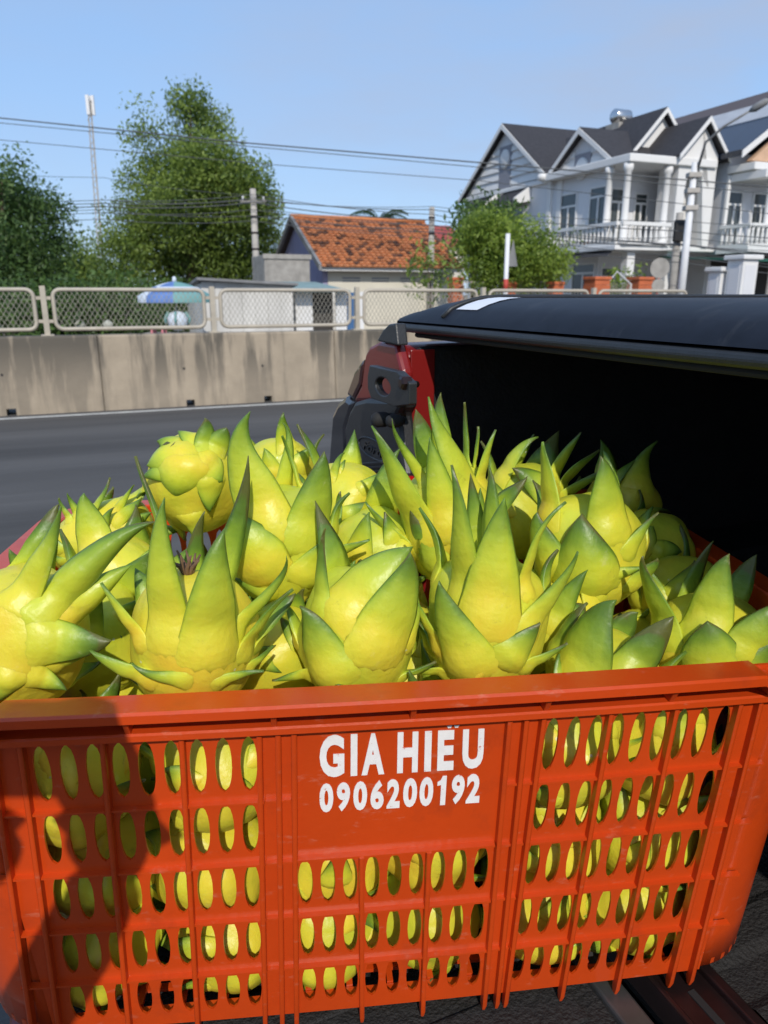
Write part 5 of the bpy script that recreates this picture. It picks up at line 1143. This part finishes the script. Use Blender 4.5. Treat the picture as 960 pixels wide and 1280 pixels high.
# --- parasol over a street stall
pu = P(218, 352, 20); par = empty('parasol', (pu.x, 20, 0), 0, 'blue, white and green street parasol behind the mesh fence', 'parasol'); zt_ = pu.z; R_ = .95
MB().tube([(0, 0, 0), (0, 0, zt_ + .1)], .02, 8).build('pole', M['pole_white'], par, True)
cols = ['umb_green', 'umb_blue', 'umb_white', 'umb_blue', 'umb_white', 'umb_blue', 'umb_green', 'umb_green']
for i in range(8):
    q0, q1 = 2 * math.pi * i / 8 + .2, 2 * math.pi * (i + 1) / 8 + .2; rows = []
    for s in np.linspace(0.02, 1, 8):
        rows.append([(R_ * s * math.cos(q) * (1 - .03 * math.sin((q - q0) / (q1 - q0) * math.pi)), R_ * s * math.sin(q), zt_ - .36 * s ** 1.7 - .0) for q in np.linspace(q0, q1, 5)])
    rows.append([(p_[0], p_[1], p_[2] - .16) for p_ in rows[-1]])
    pn = MB().grid(rows).build('canopy_panel', M[cols[i]], par, True)
    bd = MB().grid([[(p_[0] * 1.004, p_[1] * 1.004, p_[2] + .012) for p_ in rows[k_]] for k_ in (4, 5)]); bd.build('printed_band', M['umb_white' if cols[i] != 'umb_white' else 'umb_blue'], pn, True)
MB().lathe([(.0, 0), (.06, .02), (.05, .12), (.0, .16)], (0, 0, zt_ - .02), 10).build('finial', M['umb_white'], par, True)
pq = P(222, 399, 19.4); o = MB(); o.lathe([(.1, -.26), (.23, -.18), (.26, .04), (.19, .17), (.05, .22)], n=14); bag = o.build('cloth_bundle', M['umb_white'], None, True); bag.location = (pq.x, 19.4, pq.z - .02); tag(bag, 'white and green bundle on the stall counter under the parasol', 'bundle')
sw = MB()
for q in (0, 1.2, 2.4, 3.6, 4.8): sw.tube([(.29 * math.cos(q), .29 * math.sin(q), -.1), (.31 * math.cos(q), .31 * math.sin(q), .05), (.22 * math.cos(q), .22 * math.sin(q), .2)], .035, 6)
sw.build('green_stripe', M['umb_green'], bag, True)['kind'] = 'stuff'
ct = empty('stall_counter', (pq.x - .1, 19.4, 0), 0, 'low stall counter standing under the parasol', 'counter'); part('top', M['con_grey'], ct, ((-.7, -.3, pq.z - .38), (.7, .3, pq.z - .33)))
for x_ in (-.6, .6): part('leg', M['grey_sheet'], ct, ((x_ - .04, -.2, 0), (x_ + .04, .2, pq.z - .38)))
pq = P(198, 408, 19); st_ = empty('plastic_stool', (pq.x, 19, 0), 0, 'pink plastic stool left of the stall counter', 'stool'); MB().box((-.16, -.16, pq.z - .06), (.16, .16, pq.z)).build('seat', M['pinkp'], st_, bevel=.02)
for sx in (-.13, .13):
    for sy in (-.13, .13): MB().box((sx - .025, sy - .025, 0), (sx + .025, sy + .025, pq.z - .06)).build('leg', M['pinkp'], st_)
for (px, lab) in ((135, 'pale round bag on the ground behind the fence, left of the parasol'), (100, 'small pale bag behind the fence, farthest left')):
    pq = P(px, 405, 22.5); o = MB().lathe([(.06, -.12), (.14, -.08), (.15, .02), (.08, .08), (.02, .12)], n=12).build('white_bag', M['pale_bag'], None, True); o.location = pq; tag(o, lab, 'bag', 'pale bags behind the fence'); o.location.z = max(.16, pq.z)
# --- poles
def pole(name, px_t, py_t, Y, r0, r1, m, label, cat='utility pole', band=None):
    pt_ = P(px_t, py_t, Y); root = empty(name, (pt_.x, Y, 0), 0, label, cat); b_ = MB(); b_.tube([(0, 0, -.1), (0, 0, pt_.z)], [r0, r1], 12); b_.build('shaft', m, root, True); return root, pt_.z
p1, z1 = pole('utility_pole', 316, 236, 31, .16, .115, M['pole'], 'grey concrete utility pole in front of the tall tree')
part('crossarm', M['pole'], p1, ((-.5, -.06, z1 - .5), (.5, .0, z1 - .42)))
for x_ in (-.4, 0, .4): MB().lathe([(.03, 0), (.05, .04), (.03, .08), (.05, .12), (.02, .16)], (x_, -.03, z1 - .42), 8).build('insulator', M['pole_white'], p1, True)
for z_ in (1.0, 1.6, 2.2, 2.7): MB().lathe([(.155, -.03), (.155, .03)], (0, 0, z1 - z_), 12).build('strap', M['dark_steel'], p1, True)
p2, z2 = pole('utility_pole', 540, 259, 32, .15, .11, M['pole'], 'grey concrete utility pole by the right end of the tiled roof')
for z_ in (.4, 1.0): MB().lathe([(.135, -.03), (.135, .03)], (0, 0, z2 - z_), 12).build('strap', M['dark_steel'], p2, True)
p3, z3 = pole('sign_post', 635, 292, 19, .055, .055, M['pole_white'], 'white post with a red foot band and the back of a grey triangular sign', 'sign post')
MB().tube([(0, 0, z3 - 1.35), (0, 0, z3 - 1.05)], .0585, 12).build('red_band', M['red_paint'], p3, True)
MB().prism([(.02, .07, z3 - .75), (.28, .07, z3 - .75), (.15, .07, z3 - .12)], (0, .012, 0)).build('triangular_sign', M['grey_sheet'], p3, fix=True)
p4, z4 = pole('lamp_post', 869, 203, 25, .14, .09, M['pole_white'], 'tall white street lamp post with a curved arm before the second house', 'street lamp')
a0 = P(871, 215, 25); a1 = P(882, 178, 24.6); a2 = P(905, 158, 24.2); a3 = P(937, 139, 23.8); lp = p4.location
MB().tube([a0 - lp, a1 - lp, a2 - lp, a3 - lp], [.045, .04, .035, .03], 8).build('lamp_arm', M['grey_sheet'], p4, True)
dv = (a3 - a2).normalized(); MB().tube([a3 - lp, a3 - lp + dv * .14, a3 - lp + dv * .45, a3 - lp + dv * .55], [.04, .11, .10, .03], 8).build('lamp_head', M['grey_sheet'], p4, True)
for z_ in (.35, .8, 1.3): MB().box((-.2, -.16, z4 - z_ - .09), (.2, .16, z4 - z_ + .06)).build('clamp', M['pole'], p4, bevel=.02)
p5, z5 = pole('utility_pole', 850, 266, 27.5, .16, .12, M['con_grey'], 'darker concrete pole with a black meter box behind the lamp post')
MB().box((-.22, -.3, z5 - .95), (.22, -.1, z5 - .25)).build('meter_box', M['rubber'], p5, bevel=.03)
mp = P(112, 126, 70); mast = empty('antenna_mast', (P(123, 300, 70).x, 70, 0), 0, 'thin lattice antenna mast with white panels on top, far left', 'mast')
mt = MB(); off = Vector((mp.x - mast.location.x, 0, mp.z))
for sx, sy in ((-.22, -.2), (.22, -.2), (0, .25)): mt.tube([(sx, sy, 0), off + Vector((sx * .6, sy * .6, 0))], .05, 5)
mt.build('lattice_leg', M['pole'], mast)['kind'] = 'stuff'
mt = MB()
for i in range(34):
    f0, f1 = off * (i / 34), off * ((i + 1) / 34); sg = 1 if i % 2 else -1; mt.tube([f0 + Vector((-.22 * sg, -.2, 0)), f1 + Vector((.22 * sg, -.2, 0))], .03, 4)
mt.build('lattice_brace', M['pole'], mast)['kind'] = 'stuff'
for q in range(3): MB().box((-.13, -.08, 0), (.13, .08, 1.5)).build('antenna_panel', M['pole_white'], mast).location = off + Vector((.24 * math.cos(q * 2.1), .24 * math.sin(q * 2.1), -1.1))
# --- front fences and gates of the houses
for px, pt_, w_, Y, lab in ((570, 345, .42, 27, 'orange brick pillar at the right end of the tiled house wall'), (637, 348, .36, 26, 'small orange brick pillar beneath the lime tree'), (695, 347, .4, 26, 'orange brick pillar right of the lime tree'), (747, 343, .62, 26, 'wide orange brick pillar left of the grey gate'), (801, 345, .62, 26.5, 'wide orange brick pillar right of the grey gate')):
    pp = P(px, pt_, Y); root = empty('brick_pillar', (pp.x, Y, 0), TH, lab, 'pillar', 'orange brick fence pillars'); h_ = w_ / 2; z_ = 0; nb = int((pp.z - .12) / .16); b_ = MB()
    for i in range(nb): part('brick_course', M['terra'], root, ((-h_ + (.012 if i % 2 else 0), -h_ + (.012 if i % 2 else 0), i * .16), (h_ - (.012 if i % 2 else 0), h_ - (.012 if i % 2 else 0), i * .16 + .15)))
    part('cap', M['terra'], root, ((-h_ - .03, -h_ - .03, nb * .16), (h_ + .03, h_ + .03, nb * .16 + .1)), bevel=.015)
def rail_fence(name, pa, pb, Y, label):
    a_, b_ = P(*pa, Y), P(*pb, Y); root = empty(name, (a_.x, Y, 0), 0, label, 'fence'); L = b_.x - a_.x
    part('top_rail', M['beige_metal'], root, ((0, -.02, a_.z - .03), (L, .02, a_.z + .01))); part('bottom_rail', M['beige_metal'], root, ((0, -.02, .2), (L, .02, .24)))
    bb = MB()
    for i in range(int(L / .14)): bb.box((i * .14, -.008, .24), (i * .14 + .016, .008, a_.z - .03))
    o = bb.build('bar', M['beige_metal'], root); o['kind'] = 'stuff'
rail_fence('garden_fence', (578, 352), (690, 354), 26.4, 'thin metal garden fence under the lime green tree')
ga, gb = P(759, 366, 26.2), P(790, 344, 26.2); root = empty('metal_gate', (ga.x, 26.2, 0), 0, 'grey metal gate with a peaked diamond mesh top between the wide brick pillars', 'gate'); w_ = gb.x - ga.x; zt_ = gb.z
fr_ = MB(); fr_.tube([(0, 0, .1), (0, 0, zt_ - .25), (w_ * .35, 0, zt_ + .12), (w_, 0, zt_ - .3), (w_, 0, .1), (0, 0, .1)], .025, 6); fr_.build('gate_frame', M['pole_white'], root)
ms_ = MB()
for i in range(14):
    x_ = i * w_ / 14
    ms_.tube([(x_, 0, .1), (min(w_, x_ + .5), 0, zt_ - .25)], .01, 4).tube([(w_ - x_, 0, .1), (max(0, w_ - x_ - .5), 0, zt_ - .25)], .01, 4)
ms_.build('gate_mesh', M['wire'], root)['kind'] = 'stuff'
for px, pt_, w_, Y, lab in ((902, 334, .52, 25, 'shorter white gate post right of the lamp post'), (930, 319, .62, 24.4, 'taller white gate post with a broad cap near the right edge')):
    pp = P(px, pt_, Y); root = empty('gate_post', (pp.x, Y, 0), TH, lab, 'gate post', 'white gate posts'); h_ = w_ / 2
    part('shaft', M['hwhite'], root, ((-h_, -h_, 0), (h_, h_, pp.z - .14)), bevel=.01); part('recess_panel', M['hgrey'], root, ((-h_ + .1, -h_ - .012, .4), (h_ - .1, -h_ - .001, pp.z - .3)), ((-h_ - .012, -h_ + .1, .4), (-h_ - .001, h_ - .1, pp.z - .3))); part('cap', M['hwhite'], root, ((-h_ - .1, -h_ - .1, pp.z - .14), (h_ + .1, h_ + .1, pp.z)), bevel=.03)
pp = P(825, 335, 24); root = empty('round_sign', (pp.x, 24, 0), 0, 'round pale traffic sign seen from behind, left of the lamp post', 'sign'); MB().tube([(0, .03, 0), (0, .03, pp.z + .3)], .03, 8).build('post', M['red_paint'], root, True)
MB().lathe([(.30, 0), (.30, .02)], (0, 0, pp.z), 24, ax='y').build('sign_disc', M['con_grey'], root); MB().lathe([(.2, 0), (.2, .02)], (0, 0, pp.z - .52), 24, ax='y').build('sign_disc', M['con_grey'], root)
# --- overhead cables
def cable(pts, Y, r_, label, group='overhead cables', sag=.0):
    q = [P(px, py, Yk) for (px, py), Yk in zip(pts, Y)]; out = []
    for a_, b_ in zip(q[:-1], q[1:]):
        for s in np.linspace(0, 1, 10)[:-1]: p_ = a_.lerp(b_, s); p_.z -= sag * 4 * s * (1 - s); out.append(p_)
    out.append(q[-1]); c0 = out[0].copy(); o = MB().tube([p_ - c0 for p_ in out], r_ * .66, 5).build('overhead_cable', M['cable'], None, True); o.location = c0; return tag(o, label, 'cable', group)
cable([(-250, 122), (300, 178), (1250, 258)], (33, 30, 27), .036, 'thickest cable crossing the sky from the left edge above the tall tree', sag=.0)
cable([(-250, 130), (300, 182), (1250, 268)], (33, 30, 27), .022, 'cable hanging just under the thickest sky cable')
cable([(-250, 152), (330, 205), (600, 226), (1250, 300)], (34, 31, 30, 27), .020, 'single thin cable lower in the sky, second below the thickest one')
cable([(-250, 205), (130, 222), (316, 244)], (36, 33, 31), .014, 'faint thin cable running from the left edge to the pole by the tall tree', sag=.1)
for i, (y0, ym, y1_, y2_, r_) in enumerate(((246, 243, 268, 330, .02), (250, 248, 262, 300, .024), (254, 253, 275, 322, .03), (262, 262, 281, 345, .02), (258, 270, 286, 312, .018), (270, 276, 290, 352, .02), (246, 250, 258, 280, .016))):
    cable([(-160, y0), (130, y0 + 4), (316, ym), (540, y1_), (860, y2_ * .5 + y1_ * .5 + 8), (1150, y2_)], (31.5, 31.2, 30.8, 31.8, 25.2, 24), r_, '%s of the sagging cables strung between the two grey poles' % ['topmost', 'second highest', 'third highest', 'middle', 'third lowest', 'second lowest', 'lowest at the left'][i], sag=.12)
for i, (y0, y1_, r_) in enumerate(((292, 318, .018), (300, 330, .02), (308, 352, .016))):
    cable([(330, y0 - 30), (700, y0), (848, y0 + 4), (1150, y1_)], (31, 28.5, 27.3, 26), r_, 'cable passing low in front of the white house balcony, %s of three' % ['upper', 'middle', 'lower'][i], sag=.1)

# ================================================================== THE PHOTOGRAPHER (out of the frame, casts the shade on the crate's left)
def skinned(name, pts, edges, rad, m, parent=None, loc=(0, 0, 0), sub=2, rootv=0):
    me = bpy.data.meshes.new(name); me.from_pydata(pts, edges, []); o = link(name, me, parent, m); o.location = loc
    o.modifiers.new('skin', 'SKIN'); 
    for v, r_ in zip(me.skin_vertices[0].data, rad): v.radius = (r_, r_) if not hasattr(r_, '__len__') else r_
    me.skin_vertices[0].data[rootv].use_root = True
    sb = o.modifiers.new('sub', 'SUBSURF'); sb.levels = sub; sb.render_levels = sub; return o
per = empty('person', (-.50, -.34, 0), 0, 'person in a dark shirt holding up a phone, standing left of the camera', 'person')
S_ = lambda *a_: Vector(a_)
body_p = [S_(0, -.02, .95), S_(0, -.02, 1.12), S_(0, -.03, 1.32), S_(0, -.02, 1.46), S_(0, .0, 1.54), S_(0, .02, 1.63), S_(0, .02, 1.71),
          S_(.17, -.02, 1.43), S_(.12, .13, 1.14), S_(.32, .30, 1.36), S_(.342, .325, 1.405),
          S_(-.17, -.02, 1.43), S_(-.10, .14, 1.21), S_(.19, .30, 1.36), S_(.218, .32, 1.405),
          S_(.09, -.02, .88), S_(.10, .0, .50), S_(.10, -.03, .09), S_(.10, .12, .03), S_(-.09, -.02, .88), S_(-.10, .0, .50), S_(-.10, -.03, .09), S_(-.10, .12, .03)]
ed_ = [(0, 1), (1, 2), (2, 3), (3, 4), (4, 5), (5, 6), (3, 7), (7, 8), (8, 9), (9, 10), (3, 11), (11, 12), (12, 13), (13, 14), (0, 15), (15, 16), (16, 17), (17, 18), (0, 19), (19, 20), (20, 21), (21, 22)]
rd = [(.16, .11), (.15, .10), (.17, .11), .09, .055, .085, .075, .062, .046, .035, .032, .062, .046, .035, .032, .085, .06, .045, .035, .085, .06, .045, .035]
skinned('body', body_p, ed_, rd, M['shirt'], per)
skinned('head', [S_(0, .01, 1.56), S_(0, .025, 1.64), S_(0, .02, 1.73), S_(0, .115, 1.655)], [(0, 1), (1, 2), (1, 3)], [.055, .088, .082, .016], M['skin'], per)
skinned('hair', [S_(0, -.03, 1.66), S_(0, .0, 1.75)], [(0, 1)], [.085, .085], M['hair'], per)
# phone held level in both hands; the fingers close round its ends
ph_o = MB().box((-.0785, -.0045, -.039), (.0785, .0045, .039)).build('phone', M['phone'], None, bevel=.004); ph_o.location = (-.212, -.03, 1.528); ph_o.rotation_euler = (R(-8), 0, 0); tag(ph_o, 'dark smartphone held level in both hands left of the camera', 'phone')
for hx, sg in ((.352, 1), (.235, -1)):
    hp = [S_(hx - .012 * sg, .315, 1.40), S_(hx, .305, 1.445), S_(hx + .004 * sg, .300, 1.485)]; he, hr = [(0, 1), (1, 2)], [.031, .038, .034]
    for q in range(4):
        z_ = 1.475 + .020 * q; b0 = len(hp); hp += [S_(hx + .014 * sg, .318, z_), S_(hx + .008 * sg, .340, z_ + .003), S_(hx - .014 * sg, .346, z_ + .004), S_(hx - (.034 + .004 * (q % 2)) * sg, .340, z_ + .002)]; he += [(2, b0), (b0, b0 + 1), (b0 + 1, b0 + 2), (b0 + 2, b0 + 3)]; hr += [.010, .0095, .009, .0075]
    b0 = len(hp); hp += [S_(hx - .012 * sg, .282, 1.475), S_(hx - .024 * sg, .278, 1.50), S_(hx - .034 * sg, .282, 1.522)]; he += [(1, b0), (b0, b0 + 1), (b0 + 1, b0 + 2)]; hr += [.014, .011, .009]
    skinned('hand', hp, he, hr, M['skin'], per)
